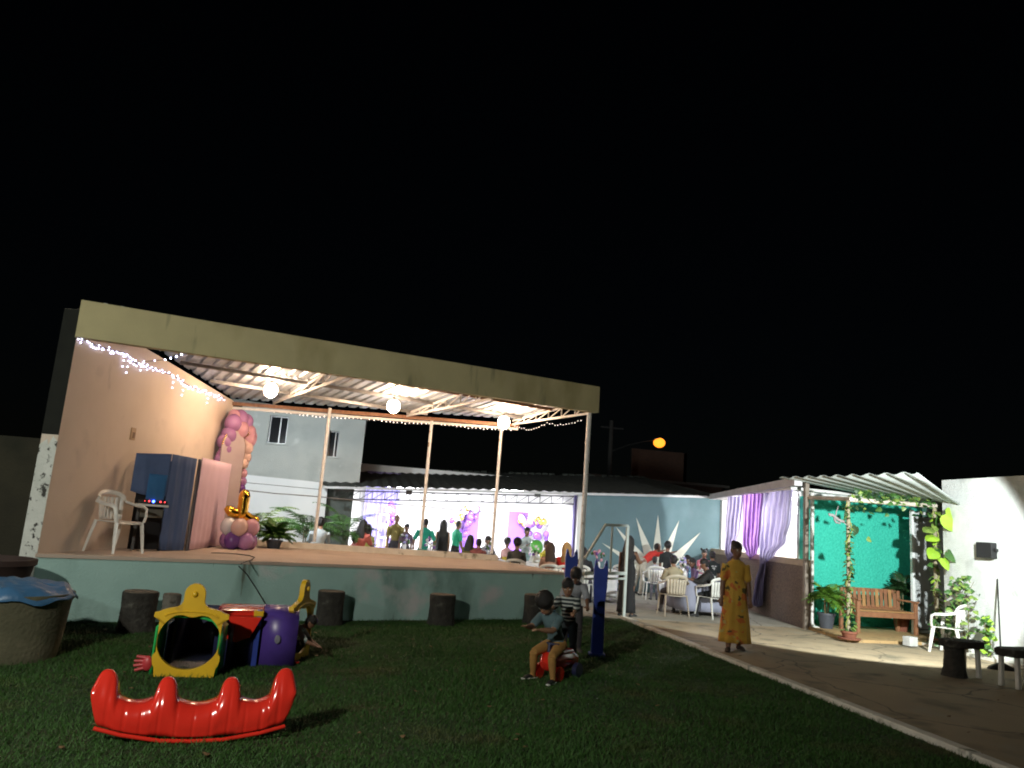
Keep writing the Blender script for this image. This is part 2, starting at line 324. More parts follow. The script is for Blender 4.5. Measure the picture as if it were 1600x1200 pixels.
# darker wooden ramp boards lying on the floor
m = MB(); m.wall((-2.65, 16.28), (3.12, 16.72), .2, HS, .955); m.build('back_kerb', kerb_m, st)
m = MB(); m.wall(FL, (-2.72, 16.62), .22, 0, (4.02, 3.72)); m.build('side_wall', plaster_wall, st)
d_ = _n(np.array([1.13, 5.77])); nn_ = np.array([-d_[1], d_[0]])
e0 = np.array(FL) - d_*.006; e1 = e0 + nn_*.222
m = MB(); m.prism([(0, .3), (1, .3), (1, 2.2), (.62, 2.28), (.5, 2.2), (.3, 2.32), (0, 2.25)], lambda u, z: (*(e0+(e1-e0)*u), z), lambda u, z: (*(e0+(e1-e0)*u + d_*.004), z)); m.build('peeling_paint', peeling, st)
m = MB(); m.prism([(0, 2.34), (1, 2.34), (1, 4.018), (0, 4.018)], lambda u, z: (*(e0+(e1-e0)*u), z), lambda u, z: (*(e0+(e1-e0)*u + d_*.004), z)); m.build('darkened_wall_end', pm('darkened_plaster', (.012, .014, .01), (.007, .008, .006), .95, 5), st)  # near-black colour keeps this upper wall end dark under the yard lamp
FA, FB = np.array([-3.84, 10.77]), np.array([4.34, 13.95]); fd = _n(FB-FA); fn = np.array([-fd[1], fd[0]]); FLEN = np.linalg.norm(FB-FA)
m = MB(); m.wall(FA, FB, .14, (3.635, 3.85), (4.135, 4.355)); m.build('fascia', plaster_fascia, st)
RB0, RB1 = np.array([-3.1, 16.62]), np.array([3.6, 16.66])
def line_t(S, dv, P, Q):                   # distance along dv from S to line PQ
    e = np.array(Q)-np.array(P); A = np.array([[dv[0], -e[0]], [dv[1], -e[1]]]); t, s_ = np.linalg.solve(A, np.array(P)-S); return t
def zroof(t, a): return 4.15 - .078*t + .01*a/FLEN
prof = [(0, 0), (.045, 0), (.07, .035), (.11, .035), (.135, 0)]; PITCH = .21
a0 = .2; nsheet = 9; per = int(round((FLEN-.25)/nsheet/PITCH))
for k in range(nsheet):
    rows = []
    for r in range(per+1):
        for (u, h) in prof:
            a = a0 + k*per*PITCH + r*PITCH + u
            if r == per and u > .05: break
            if a > FLEN-.03: break
            Sx = FA + fd*a + fn*.16; te = line_t(Sx, fn, RB0, RB1)
            tl = line_t(Sx, fn, FL, (-2.72, 16.62))
            if tl > 0.02: te = min(te, tl)
            te = max(.05, te + .05); zo = .004*(k % 2)
            rows.append([(*(Sx + fn*t), zroof(t, a) + h + zo) for t in np.linspace(0, te, 4)])
    if len(rows) > 2:
        m = MB(); m.sheet(rows); m.build('roof_sheet', zinc, st, thick=.002)
def roofpt(a, t, dz): P = FA + fd*a + fn*(.16+t); return (*P, zroof(t, a)+dz)
def tend(a):
    Sx = FA + fd*a + fn*.16; te = line_t(Sx, fn, RB0, RB1); tl = line_t(Sx, fn, FL, (-2.72, 16.62)); return min(te, tl) if tl > 0 else te
for t, mt in ((.06, rust_metal), (1.25, rust_metal), (2.35, grey_metal), (3.4, grey_metal)):
    aa = [a for a in np.linspace(.4, FLEN-.05, 60) if tend(a) > t+.02]
    m = MB(); m.bar(roofpt(aa[0], t, -.045), roofpt(aa[-1], t, -.045), .05, .06); m.build('purlin', mt, st)
def truss(a, zb=3.82):
    te = tend(a) - .05; m = MB(); k = 7
    b = [(*(FA + fd*a + fn*(.16+t)), zb - .01*t) for t in np.linspace(0, te, k)]; tp = [roofpt(a, t, -.06) for t in np.linspace(0, te, k)]
    m.bar(b[0], b[-1], .035, .04); m.bar(tp[0], tp[-1], .035, .035)
    for i in range(k-1):
        m.bar(b[i], (b[i][0], b[i][1], tp[i][2]), .022); m.bar((b[i][0], b[i][1], tp[i][2]-.01), b[i+1], .018)
    m.build('roof_truss', white_metal, st)
for a in (3.9, 6.5, FLEN-.1): truss(a, 3.84 if a > 8 else 3.8)
m = MB(); m.bar((-2.78, 16.6, 3.66), (3.35, 16.64, 3.80), .06, .07); m.build('back_beam', rust_metal, st)
m = MB(); m.bar((-2.78, 16.67, 3.58), (3.35, 16.71, 3.73), .03, .05); m.build('back_gutter', white_metal, st)
PO = [(-.76, 16.54), (1.42, 16.70), (2.99, 16.80)]
for p, px in zip(PO, ((515, 645), (677, 655), (790, 665))):
    m = MB(); m.tube([(*p, .98), (*p, 3.76)], .034, 10); m.build('roof_post', white_metal, st, True)
m = MB(); m.tube([(4.19, 14.06, 0), (4.19, 14.06, 3.86)], .045, 10); m.build('roof_post', white_metal, st, True)
m = MB()
pts = [(-2.6, 16.42, 1.93), (-1.7, 16.46, 1.895), PO[0]+(1.90,), (.35, 16.62, 1.875), PO[1]+(1.87,), (2.2, 16.74, 1.85), PO[2]+(1.85,)]
m.tube(pts, .011, 6); m.build('rail', grey_metal, st, True)
m = MB(); m.tube([(-2.6, 16.42, 2.07), (-1.7, 16.46, 2.06), PO[0]+(2.05,)], .006, 5); m.build('wire', wire_m, st)
# thin tube drawn for the dark floor crack, then the front wall cable
m = MB(); m.tube([(*on(px_, py_, .845)[:2], .848) for px_, py_ in ((330, 864), (350, 864.5), (372, 866), (390, 868.5), (398, 871), (394, 874.5), (384, 878), (377, 881))], .007, 6)
crack_o = m.build('floor_crack_line', wire_m, None, True); tag(crack_o, 'thin black line drawn for a crack across the stage floor', 'cable')
pf = lambda px, py: np.array(onw(px, py, FL, FR, 0)) + np.array([.01, -.03, 0])
m = MB(); m.tube([pf(372, 884), pf(385, 897), pf(400, 920), pf(415, 945)], .008, 6)
tag(m.build('hanging_cable', wire_m, None, True), 'thin dark cable hanging down the stage front wall', 'cable')
# wall switch
w0, w1 = FL, (-2.72, 16.62)
c = onw(207, 678, w0, w1); t = thing('wall_switch', 'small beige switch plate high on the stage side wall', 'switch', c)
wrz = math.atan2(w1[1]-w0[1], w1[0]-w0[0])
m = MB(); m.box((c[0]+.008, c[1], c[2]), (.14, .02, .19), wrz); m.build('plate', pm('switch_plate', (.5, .33, .17), None, .5), t, bevel=.006)
m = MB(); m.box((c[0]+.018, c[1], c[2]-.02), (.06, .02, .09), wrz); m.build('rocker', pm('switch_rocker', (.25, .14, .07), None, .5), t)
# pendant bulbs
for i, (px, py) in enumerate(((423, 610), (615, 635), (787, 660))):
    c = on(px, py, 3.71); t = thing('pendant_lamp', ['leftmost glowing warm bulb hanging under the stage roof', 'middle glowing warm bulb hanging under the stage roof', 'rightmost glowing warm bulb hanging under the stage roof'][i], 'lamp', (c[0], c[1], 3.71), 0, 'bulbs hanging under the stage roof')
    m = MB(); m.ball(c, (.12, .12, .13), 20, 14); m.build('bulb', bulb_m, t, True)  # globe oversized to take in the bloom around the bulb
    m = MB(); m.lathe((c[0], c[1], 3.83), [(.03, 0), (.035, .03), (.03, .05), (.01, .06)], 12); m.build('socket', black_plastic, t, True)
    m = MB(); m.tube([(c[0], c[1], 3.88), (c[0], c[1], 4.02)], .006, 6); m.build('cord', wire_m, t)
# fairy lights
zz = [(121, 526), (156, 542), (192, 551), (210, 566), (234, 574), (270, 586), (294, 602), (324, 614), (351, 622)]
t = thing('string_lights', 'cool white fairy lights draped along the stage side wall', 'string lights', onw(121, 526, w0, w1))
m = MB(); mb = MB(); P = [np.array(onw(x, y, w0, w1, -.03)) for x, y in zz]; m.tube(P, .006, 5); m.build('wire', wire_m, t)
for i in range(len(P)-1):
    for s_ in np.linspace(0, 1, 13, endpoint=False):
        q = P[i]*(1-s_) + P[i+1]*s_; q = q + np.array([random.uniform(-.02, .02), random.uniform(-.03, .03), random.uniform(-.05, .03)])
        mb.ball(q, .0078, 6, 4)
        if random.random() < .035:
            for k in range(random.randint(1, 2)): mb.ball(q + np.array([0, random.uniform(-.02, .02), -.09*(k+1)]), .008, 6, 4)
o = mb.build('light_bulbs', fairy_m, t); o['kind'] = 'stuff'
t = thing('string_lights', 'few cool white fairy bulbs under the fascia near the wall corner', 'string lights', (-2.9, 11.8, 3.9))
m = MB(); mb = MB(); P = [np.array(p) for p in (onw(225, 565, w0, w1, -.03), on(258, 562, 3.82), on(276, 557, 3.8), on(292, 550, 3.75))]; m.tube(P, .005, 5); m.build('wire', wire_m, t)
for i in range(3):
    for s_ in np.linspace(0, 1, 3): mb.ball(P[i]*(1-s_) + P[i+1]*s_, .014 if i else .009, 6, 4)
o = mb.build('light_bulbs', fairy_m, t); o['kind'] = 'stuff'
t = thing('string_lights', 'dim fairy lights strung along the back edge of the stage roof', 'string lights', (0, 16.75, 3.6))
m = MB(); mb = MB(); P = [np.array([x, 16.78 + .004*x, 3.58 + .023*(x+2.7) - .035*abs(math.sin(x*1.9))]) for x in np.linspace(-1.9, 3.2, 60)]; m.tube(P, .004, 5); m.build('wire', wire_m, t)
for q in P: mb.ball(q + RNG.uniform(-.012, .012, 3), .012, 6, 4)
for s_ in np.linspace(0, 1, 26):
    mb.ball(np.array([3.25 + .85*s_, 16.6 - 2.3*s_, 3.76 - .09*abs(math.sin(s_*6)) + RNG.uniform(-.02, .02)]), .008, 6, 4)
m2 = MB(); m2.tube([np.array([3.25 + .85*s_, 16.6 - 2.3*s_, 3.76 - .09*abs(math.sin(s_*6))]) for s_ in np.linspace(0, 1, 40)], .004, 5); m2.build('wire', wire_m, t)
o = mb.build('light_bulbs', fairy_w, t); o['kind'] = 'stuff'

# ================================================================ building with windows behind the stage
bd = thing('back_building', 'grey plastered two storey building behind the stage with narrow windows', 'building', (-2, 22.3, 0))
Y0 = 22.3; x0, x1 = -4.6, .02; wins = [(-2.62, -2.12, 3.36, 4.14), (-.96, -.68, 3.12, 3.86)]
ztop = lambda x: 4.40 - .045*(x+3.6)
xs = [x0, wins[0][0], wins[0][1], wins[1][0], wins[1][1], x1]; m = MB()
for i in range(5):
    a, b = xs[i], xs[i+1]
    if i in (1, 3):
        wz = wins[0 if i == 1 else 1]; m.wall((a, Y0), (b, Y0), .3, 2.4, wz[2]); m.wall((a, Y0), (b, Y0), .3, wz[3], (ztop(a), ztop(b)))
    else: m.wall((a, Y0), (b, Y0), .3, 2.4, (ztop(a), ztop(b)))
m.wall((x1, Y0+.3), (x1, 27), .3, 2.4, 4.2); m.build('facade', grey_plaster, bd)
m = MB(); m.slab([(x0, Y0-.06), (x1+.05, Y0-.06), (x1+.05, 27), (x0, 27)], lambda x, y: ztop(x), lambda x, y: ztop(x)+.08); m.build('roof_slab', pm('roof_slab_cement', (.2, .21, .2), None, .9), bd)
for i, (a, b, z0, z1) in enumerate(wins):
    m = MB(); fw = .03
    m.box(((a+b)/2, Y0+.2, z0+fw/2), (b-a, .04, fw)); m.box(((a+b)/2, Y0+.2, z1-fw/2), (b-a, .04, fw))
    for x in (a+fw/2, (a+b)/2+.04, b-fw/2): m.box((x, Y0+.2, (z0+z1)/2), (fw, .036, z1-z0-2*fw))
    fr = m.build('window_frame', alu, bd)
    for (p, q) in ((a+fw, (a+b)/2+.025), ((a+b)/2+.055, b-fw)):
        m = MB(); m.box(((p+q)/2, Y0+.205, (z0+z1)/2), (q-p, .008, z1-z0-2*fw)); m.build('pane', glass_dark, fr)
    m = MB(); m.box(((a+b)/2, Y0-.02, z0-.02), (b-a+.1, .12, .04)); m.build('sill', grey_plaster, bd)
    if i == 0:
        m = MB(); m.box((a+.14, Y0+.245, z1-.1), (.16, .02, .17)); m.build('amber_reflection', amber_reflection, fr)  # glowing box added behind the pane in place of the bulb's reflection
m = MB(); m.slab([(x0, Y0+.3), (x1, Y0+.3), (x1, 27), (x0, 27)], 2.4, 2.5); m.build('upper_floor', grey_plaster, bd)
m = MB(); m.wall((-7, 21.9), (-.82, 21.9), .2, 0, (2.5, 2.37)); tag(m.build('garden_wall', white_wall), 'bright white wall below the grey building behind the palms', 'wall')
m = MB(); m.wall((-.8, 22.28), (-.1, 22.28), .2, 0, 2.38); m.build('dark_recess', pm('recess_shade', (.1, .12, .11), None, .9), bd)  # flat wall, the recess shade is put into its dark colour
P = at(371, 637, 17.0); t = thing('floodlight', 'black floodlight under the stage roof by the balloon arch', 'floodlight', P)
m = MB(); m.box((P[0], P[1]-.1, P[2]), (.22, .07, .13), .15); m.build('housing', black_plastic, t, bevel=.01)
m = MB(); m.box((P[0]+.01, P[1]-.062, P[2]), (.18, .006, .09), .15); m.build('lens', pm('flood_lens', (.9, .9, .9), None, .3, emit=(.85, .93, 1), es=6), t)
m = MB(); m.bar((P[0], P[1]-.1, P[2]+.06), (P[0], 16.66, 3.66), .02); m.build('bracket', dark_metal, t)

# ================================================================ party hall
HY = 21.5; zl = lambda x: 2.255 + (2.87-2.255)*(x+.5)/10.95
hl = thing('party_hall', 'brightly lit open fronted party hall with lattice truss and white walls', 'hall', (3, 23.5, 0))
m = MB(); m.bar((-.95, HY-.12, zl(-.95)), (10.45, HY-.12, zl(10.45)), .16, .06); m.build('gutter', pm('gutter_white', (.62, .64, .66), (.45, .47, .48), .5, 4), hl)
m = MB(); xs = np.arange(-.6, 6.12, .335); zt = lambda x: zl(x)-.075; zb = lambda x: zl(x)-.295
m.bar((xs[0], HY, zt(xs[0])), (xs[-1], HY, zt(xs[-1])), .035); m.bar((xs[0], HY, zb(xs[0])), (xs[-1], HY, zb(xs[-1])), .035)
for i, x in enumerate(xs):
    m.bar((x, HY, zb(x)), (x, HY, zt(x)), .018)
    if i < len(xs)-1: m.bar((x, HY, zb(x)), (xs[i+1], HY, zt(xs[i+1])), .016)
m.build('lattice_truss', dark_metal, hl)
m = MB(); m.wall((-.9, 26.2), (6.9, 26.2), .15, 0, 3.25); m.build('back_wall', hall_white, hl)
m = MB(); m.wall((-.78, 26.2), (-.78, HY+.8), .14, 0, (2.95, 2.3)); m.build('side_wall', hall_white, hl)
m = MB(); m.wall((6.4, HY+.16), (6.4, 26.2), .12, 0, (2.6, 3.2)); m.build('side_wall', hall_white, hl)
m = MB(); m.slab([(-.9, HY+.01), (6.4, HY+.01), (6.4, 26.2), (-.9, 26.2)], .0, .014); m.build('hall_floor', pm('hall_tile', (.6, .6, .58), None, .4), hl)
rows = []
for i in range(160):
    x = -1.0 + i*.0725
    rows.append([(x, y, zl(x) + .05 + (y-HY+.2)*.13 + .018*math.sin(i*math.pi/2) + .006*math.sin(y*7+x)) for y in np.linspace(HY-.2, 27.4, 12)])
m = MB(); m.sheet(rows); m.build('roof', roof_tile, hl, thick=.01)
m = MB()
for i in range(46):
    x = -1 + i*.25; z = zl(x) + .08 + 5.9*.13
    if random.random() < .8: m.tube([(x, 27.35, z), (x+.2, 27.35, z+.01)], .045 + random.uniform(0, .015), 8)
o = m.build('ridge_tiles', roof_tile, hl, True); o['kind'] = 'stuff'
sw = thing('sunburst_wall', 'slate blue courtyard wall painted with white sunburst rays', 'wall', (8.5, 21.5, 0))
m = MB(); m.wall((6.42, HY), (10.62, HY), .14, 0, (zl(6.42)-.03, zl(10.62)-.03)); m.build('wall_face', slate, sw)
cc = at(1026, 903, HY)
for (px, py) in ((1028, 805), (994, 809), (1061, 813), (1094, 832), (962, 823), (940, 848)):
    T = at(px, py, HY); v = np.array([T[0]-cc[0], T[2]-cc[2]]); L_ = np.hypot(*v); v /= L_; q = np.array([-v[1], v[0]])*(.2 if px != 940 else .15)
    tri = [(cc[0]+v[0]*.25+q[0], cc[2]+v[1]*.25+q[1]), (cc[0]+v[0]*.25-q[0], cc[2]+v[1]*.25-q[1]), (T[0], T[2])]
    dy = random.uniform(0, .004); m = MB(); m.prism(tri, lambda x, z: (x, HY-.012-dy, z), lambda x, z: (x, HY-.001, z)); m.build('sun_ray', ray_white, sw)
# two small black floodlights on the truss
for px, py, lb in ((639, 769, 'left'), (840, 773, 'right')):
    c = at(px, py, HY-.06); t = thing('floodlight', f'tiny black floodlight on the hall truss, {lb} of the two', 'floodlight', c, 0, 'floodlights on the hall truss')
    m = MB(); m.box(c, (.17, .09, .13)); m.build('housing', black_plastic, t, bevel=.01); m = MB(); m.bar((c[0], c[1], c[2]+.05), (c[0], c[1]+.05, zt(c[0])+.0), .02); m.build('bracket', dark_metal, t)
for x in (1.2, 4.4):
    t = thing('tube_lamp', f'white ceiling tube lamp inside the {"left" if x < 3 else "right"} half of the hall', 'lamp', (x, 23.4, zl(x)+.13), 0, 'tube lamps in the hall')
    m = MB(); m.box((x, 23.4, zl(x)+.16), (1.3, .12, .05)); m.build('fitting', white_plastic, t); m = MB(); m.tube([(x-.6, 23.4, zl(x)+.115), (x+.6, 23.4, zl(x)+.115)], .018, 10); m.build('tube', tube_m, t, True)

# ================================================================ side building (curtains, alcove)
SW0, SW1 = (9.1, 14.62), (10.3, 21.4)
sb = thing('side_building', 'low white side building with curtained opening and roughcast parapet', 'building', (10, 18, 0))
m = MB(); m.wall(SW1, SW0, .15, 0, 1.24); m.build('parapet', rough_brown, sb)
m = MB(); m.wall((SW1[0]-.004, SW1[1]), (SW0[0]-.004, SW0[1]+.002), .158, 1.24, 1.37); m.build('parapet_lit_band', band_beige, sb)  # beige band, its paler colour also carries the lit strip above the shadow
m = MB(); m.wall((13.55, 21.4), (12.35, 15.4), .12, 0, 2.82); m.build('inner_wall', hall_white, sb)
m = MB(); m.wall((10.62, 21.38), (13.6, 21.38), .12, 0, 2.82); m.build('end_wall', hall_white, sb)
m = MB(); m.slab([(8.95, 14.9), (12.35, 15.42), (13.6, 21.5), (10.15, 21.3)], 2.8, 2.86); m.build('ceiling', hall_white, sb)
m = MB(); m.wall((10.12, 21.2), (8.74, 14.42), .16, (2.78, 2.85), (2.93, 3.02)); m.build('eave_fascia', pm('fascia_white', (.66, .64, .66), (.5, .48, .5), .6, 4), sb)
m = MB(); m.slab([(9.2, 14.7), (12.35, 15.4), (13.55, 21.4), (10.4, 21.4)], 0, .02); m.build('room_floor', pm('room_tile', (.5, .48, .45), None, .5), sb)
m = MB(); m.bar((9.12, 14.6, 0), (9.12, 14.6, 2.95), .085); m.build('corner_post', pm('brown_post', (.27, .22, .18), None, .6), sb)
m = MB(); m.tube([(9.27, 14.62, 2.75), (9.27, 14.62, .12), (9.30, 14.58, .05), (9.36, 14.5, .03)], .042, 10); m.build('downpipe', white_plastic, sb, True)
m = MB(); m.wall((9.43, 15.2), (12.3, 15.2), .14, 0, 2.7); m.build('stucco_wall', green_stucco, sb)
m = MB(); m.wall((9.4, 15.345), (12.34, 15.345), .05, 0, 2.8); m.build('inner_front_wall', hall_white, sb)
c = atx(1248, 797, 10.6); t = thing('globe_lamp', 'lit white globe lamp seen through the curtained opening', 'lamp', c)
m = MB(); m.ball(c, .1, 16, 10); m.build('globe', globe_m, t, True); m = MB(); m.tube([(c[0], c[1], c[2]+.09), (c[0], c[1], 2.8)], .012, 6); m.build('stem', white_metal, t)
def drape(label, rows, mat, folds, amp):
    k = 14; nu = folds*6; tp = rows; grid = []
    ys = np.linspace(0, len(tp)-1, 6*(len(tp)-1)+1)
    w0_ = tp[0][1]-tp[0][0]
    for s_ in ys:
        i = min(int(s_), len(tp)-2); f = s_-i; f = f*f*(3-2*f); l = tp[i][0]*(1-f)+tp[i+1][0]*f; r = tp[i][1]*(1-f)+tp[i+1][1]*f; y = tp[i][2]*(1-(s_-i))+tp[i+1][2]*(s_-i)
        row = []
        for j in range(nu+1):
            u = j/nu; uu = u + .018*math.sin(u*folds*2*math.pi + s_*.7); o = -.12 + amp*math.sin(u*folds*2*math.pi + .8*math.sin(s_*.9)) + .02*math.sin(u*9+s_*2)
            row.append(onw(l + (r-l)*uu, y + 3*math.sin(u*math.pi), SW0, SW1, -o))
        grid.append(row)
    m = MB(); m.sheet(grid); o = m.build('curtain', mat, None, True); tag(o, label, 'curtain', 'voile curtains on the side opening'); return o
voile = pm('lilac_voile_sheer', (.46, .43, .6), (.38, .35, .52), .9, 3); voile2 = pm('purple_voile_sheer', (.34, .2, .46), (.27, .15, .38), .9, 3)
for vm in (voile, voile2):
    nt = vm.node_tree; b = nt.nodes['Principled BSDF']; tr = nt.nodes.new('ShaderNodeBsdfTranslucent'); mx = nt.nodes.new('ShaderNodeMixShader'); mx.inputs[0].default_value = .45
    nt.links.new(b.inputs['Base Color'].links[0].from_socket, tr.inputs['Color']); nt.links.new(b.outputs[0], mx.inputs[1]); nt.links.new(tr.outputs[0], mx.inputs[2])
    nt.links.new(mx.outputs[0], nt.nodes['Material Output'].inputs['Surface'])
drape('narrow lilac curtain tied back beside the sunburst wall', [(1137, 1161, 773), (1133, 1157, 826), (1132, 1146, 862), (1136, 1142, 874), (1134, 1141, 900)], voile, 4, .035)
drape('purple curtain hanging between the two lilac curtains', [(1161, 1193, 767), (1160, 1190, 812), (1159, 1187, 848), (1165, 1183, 864), (1170, 1174, 872)], voile2, 5, .035)
drape('wide lilac curtain knotted with a tail on the parapet', [(1192, 1239, 760), (1186, 1236, 806), (1185, 1227, 846), (1186, 1211, 866), (1187, 1196, 881), (1179, 1193, 912), (1175, 1192, 945)], voile, 6, .045)
# alcove platform, canopy, beam, gate, right wall
m = MB(); m.slab([(9.2, 14.75), (8.9, 12.92), (11.02, 13.12), (12.3, 15.2), (9.3, 15.2)], 0, .055); tag(m.build('alcove_floor', soil_tile), 'raised ochre cement floor of the green alcove', 'floor', kind='structure')
cp = thing('alcove_canopy', 'corrugated canopy roof over the green alcove with pale beam', 'canopy', (10, 13.5, 0))
A_, B_, C_, D_ = (np.array(p) for p in ((8.5, 14.6, 2.99), (9.1, 11.3, 2.985), (10.86, 12.4, 2.62), (12.3, 15.15, 2.72)))
rows = []; N_ = 108
for i in range(N_+1):
    u = i/N_; e = A_*(1-u)+B_*u; b = D_*(1-u)+C_*u; w = .021*math.sin(i*2*math.pi/12)
    rows.append([e*(1-v)+b*v + np.array([0, 0, w]) for v in np.linspace(0, 1, 5)])
m = MB(); m.sheet(rows); m.build('corrugated_sheet', pm('fibre_cement', (.5, .54, .52), (.36, .4, .38), .85, 5), cp, True, thick=.008)
pale_beam = pm('pale_beam', (.6, .53, .45), (.42, .36, .3), .6, 8)
m = MB(); m.tube([(8.96, 12.98, 2.56), (11.02, 13.2, 2.60)], .045, 10); m.build('beam', pale_beam, cp, True)
m = MB(); m.tube([(9.16, 14.6, 2.64), (8.98, 12.9, 2.565)], .04, 10); m.build('beam', pale_beam, cp, True)
m = MB(); m.tube([(8.98, 13.0, .1), (8.985, 13.0, 1.2), (8.98, 13.0, 2.55)], .034, 8); m.build('vine_post', pm('bark_post', (.34, .3, .2), (.2, .17, .11), .9, 14), cp, True)
m = MB(); m.tube([(10.99, 13.2, .1), (10.985, 13.2, 1.2), (10.99, 13.2, 2.58)], .038, 8); m.build('vine_post', MATS['bark_post'], cp, True)
m = MB(); m.wall((11.98, 14.62), (13.8, 14.62), .14, 0, 2.9); m.build('return_wall', white_wall, sb)
gt = thing('metal_gate', 'ribbed metal gate between green alcove wall and white wall', 'gate', (11.7, 14.3, 0))
G0, G1 = np.array([11.92, 14.42]), np.array([11.32, 14.25]); gl = np.linalg.norm(G1-G0); gd = (G1-G0)/gl; gn = np.array([-gd[1], gd[0]])
nrib = 13
for i in range(nrib):
    a = G0 + gd*gl*(.06 + .88*i/nrib); b = G0 + gd*gl*(.06 + .88*(i+.62)/nrib); m = MB(); m.wall(a, b, .03, .16, 2.42); m.build('slat', pm('gate_sheet', (.6, .62, .62), (.45, .47, .47), .5, 6), gt)
m = MB(); m.wall(G0+gd*.04+gn*-.03, G1-gd*.04+gn*-.03, .02, .14, 2.44); m.build('backing', pm('gate_back', (.13, .14, .14), None, .6), gt)
m = MB()
for p in (G0, G1): m.bar((*p, 0.05), (*p, 2.55), .06)
m.bar((*G0, 2.5), (*G1, 2.5), .06); m.bar((*G0, .11), (*G1, .11), .05); m.build('gate_frame', white_metal, gt)
m = MB(); m.wall((10.93, 12.92), (10.7, 3.0), .18, 0, 3.08)
rw = m.build('right_wall', layer(pm('white_roughcast', (.7, .72, .7), (.58, .6, .58), .9, 5, .9, 60), (.4, .42, .4), 2, .56, .72)); tag(rw, 'white roughcast wall lit by the floodlight at the right', 'wall')
m = MB(); m.slab([(10.55, 13.1), (10.95, 13.1), (10.72, 4), (10.45, 4)], 0, .05); tag(m.build('wall_plinth', kerb_m), 'low cement plinth along the foot of the white wall', 'plinth')
P = (10.9, 11.8, 1.81); t = thing('wall_box', 'small black box fixed on the bright white wall', 'box', P)
m = MB(); m.box((10.84, 11.8, 1.81), (.12, .34, .27)); m.build('case', black_plastic, t, bevel=.01); m = MB(); m.box((10.84, 11.6, 1.82), (.05, .07, .05)); m.build('hinge', black_plastic, t)
# ================================================================ beyond the plot
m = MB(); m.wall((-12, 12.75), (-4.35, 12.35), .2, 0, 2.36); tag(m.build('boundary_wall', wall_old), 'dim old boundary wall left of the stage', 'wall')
hs = thing('brick_house', 'dim brick house with rooftop wall below the street lamp', 'house', (18, 44, 0))
m = MB(); m.wall((13.4, 44), (22, 44), .2, 0, 4.75); m.wall((22, 44), (22, 50), .2, 0, 4.75); m.build('wall', brick_far, hs)
m = MB(); m.wall((16.2, 44.8), (19.8, 44.8), .2, 4.9, 6.75); m.wall((19.8, 44.8), (19.8, 49), .2, 4.9, 6.75); m.build('rooftop_wall', brick_far, hs)
m = MB(); m.slab([(13.2, 43.8), (22.2, 43.8), (22.2, 50), (13.2, 50)], 4.75, 4.9); m.build('roof_slab', pm('house_slab', (.25, .24, .22), None, .9), hs)
sl = thing('street_lamp', 'utility pole with glowing orange sodium street lamp on an arm', 'street lamp', (13.26, 40, 0))
m = MB(); m.tube([(13.26, 40, 0), (13.2, 40, 7.6)], [.16, .11], 12); m.build('pole', pm('pole_concrete', (.07, .068, .065), None, .9), sl, True)
m = MB(); m.tube([(13.22, 39.95, 5.9), (14.2, 39.9, 6.35), (15.1, 39.85, 6.62), (15.75, 39.8, 6.78)], .04, 8); m.build('arm', dark_metal, sl, True)
m = MB(); m.ball((15.9, 39.8, 6.82), (.3, .14, .08), 14, 8); m.build('lamp_head', grey_metal, sl, True)
m = MB(); m.ball((15.94, 39.8, 6.62), (.33, .3, .27), 14, 8); m.build('bulb_with_glow', sodium_m, sl, True)  # oversized orange globe, drawn to include the glow around the lamp
m = MB(); m.bar((12.6, 40, 7.2), (13.9, 40, 7.2), .1); m.build('crossarm', dark_metal, sl)
# ================================================================ plastic chair (local: faces -Y)
def make_chair(label, loc, rz, group='white plastic chairs', z=0, mat=None):
    global CHAIR0
    mt = mat or white_plastic
    t = thing('plastic_chair', label, 'chair', (loc[0], loc[1], z), rz, group)
    if CHAIR0 is not None and mat is None:
        for ch in CHAIR0.children:
            c = ch.copy(); COL.objects.link(c); c.parent = t
        return t
    m = MB()                                                   # dished seat
    rows = []
    for i in range(9):
        y = -.22 + .44*i/8
        rows.append([((.235 - .035*i/8)*u, y, .43 - .022*(1-u*u)*(1 - abs(i/8-.55)) - (.02 if i == 0 else 0)) for u in np.linspace(-1, 1, 9)])
    m.sheet(rows); m.build('seat', mt, t, True, True, thick=.014)
    m = MB()                                                   # curved slatted back
    def bp(u, z): return np.array([(.2 + .035*z/.4)*u, .20 + .12*z - .06*u*u, .43 + z])
    nS = 7
    for k in range(nS):
        u = -1 + 2*(k+.5)/nS; w = .82/nS
        m.sheet([[bp(u-w, z), bp(u, z), bp(u+w, z)] for z in np.linspace(0.02, .33, 6)])
    m.build('backrest_slats', mt, t, True, True, thick=.012)
    m = MB(); arc = [bp(u, .30 + .10*math.sqrt(max(0, 1-(u*.98)**2))) for u in np.linspace(-1, 1, 15)]
    m.tube(arc, [(.032, .012)]*15, 8); m.build('top_rail', mt, t, True, True)
    for s in (-1, 1):
        m = MB()
        m.tube([bp(s*.99, .31), (s*.262, .17, .70), (s*.285, .02, .665), (s*.29, -.14, .65), (s*.283, -.2, .62), (s*.265, -.22, .5), (s*.245, -.215, .43)], [(.014, .03), (.014, .03), (.014, .03), (.014, .03), (.016, .03), (.018, .03), (.02, .03)], 8)
        m.build('armrest', mt, t, True, True)
        for (yy, fy, w) in ((-.2, -.26, .035), (.17, .27, .03)):
            m = MB(); m.tube([(s*.225, yy, .435), (s*.245, yy+(fy-yy)*.5, .22), (s*.262, fy, 0)], [(.016, w), (.014, w*.9), (.012, w*.62)], 8); m.build('leg', mt, t, True, True)
    if CHAIR0 is None: CHAIR0 = t
    return t
CHAIR0 = None
make_chair('white plastic armchair standing on the stage beside the blue booth', on(177, 863, HS), math.radians(60), z=HS)

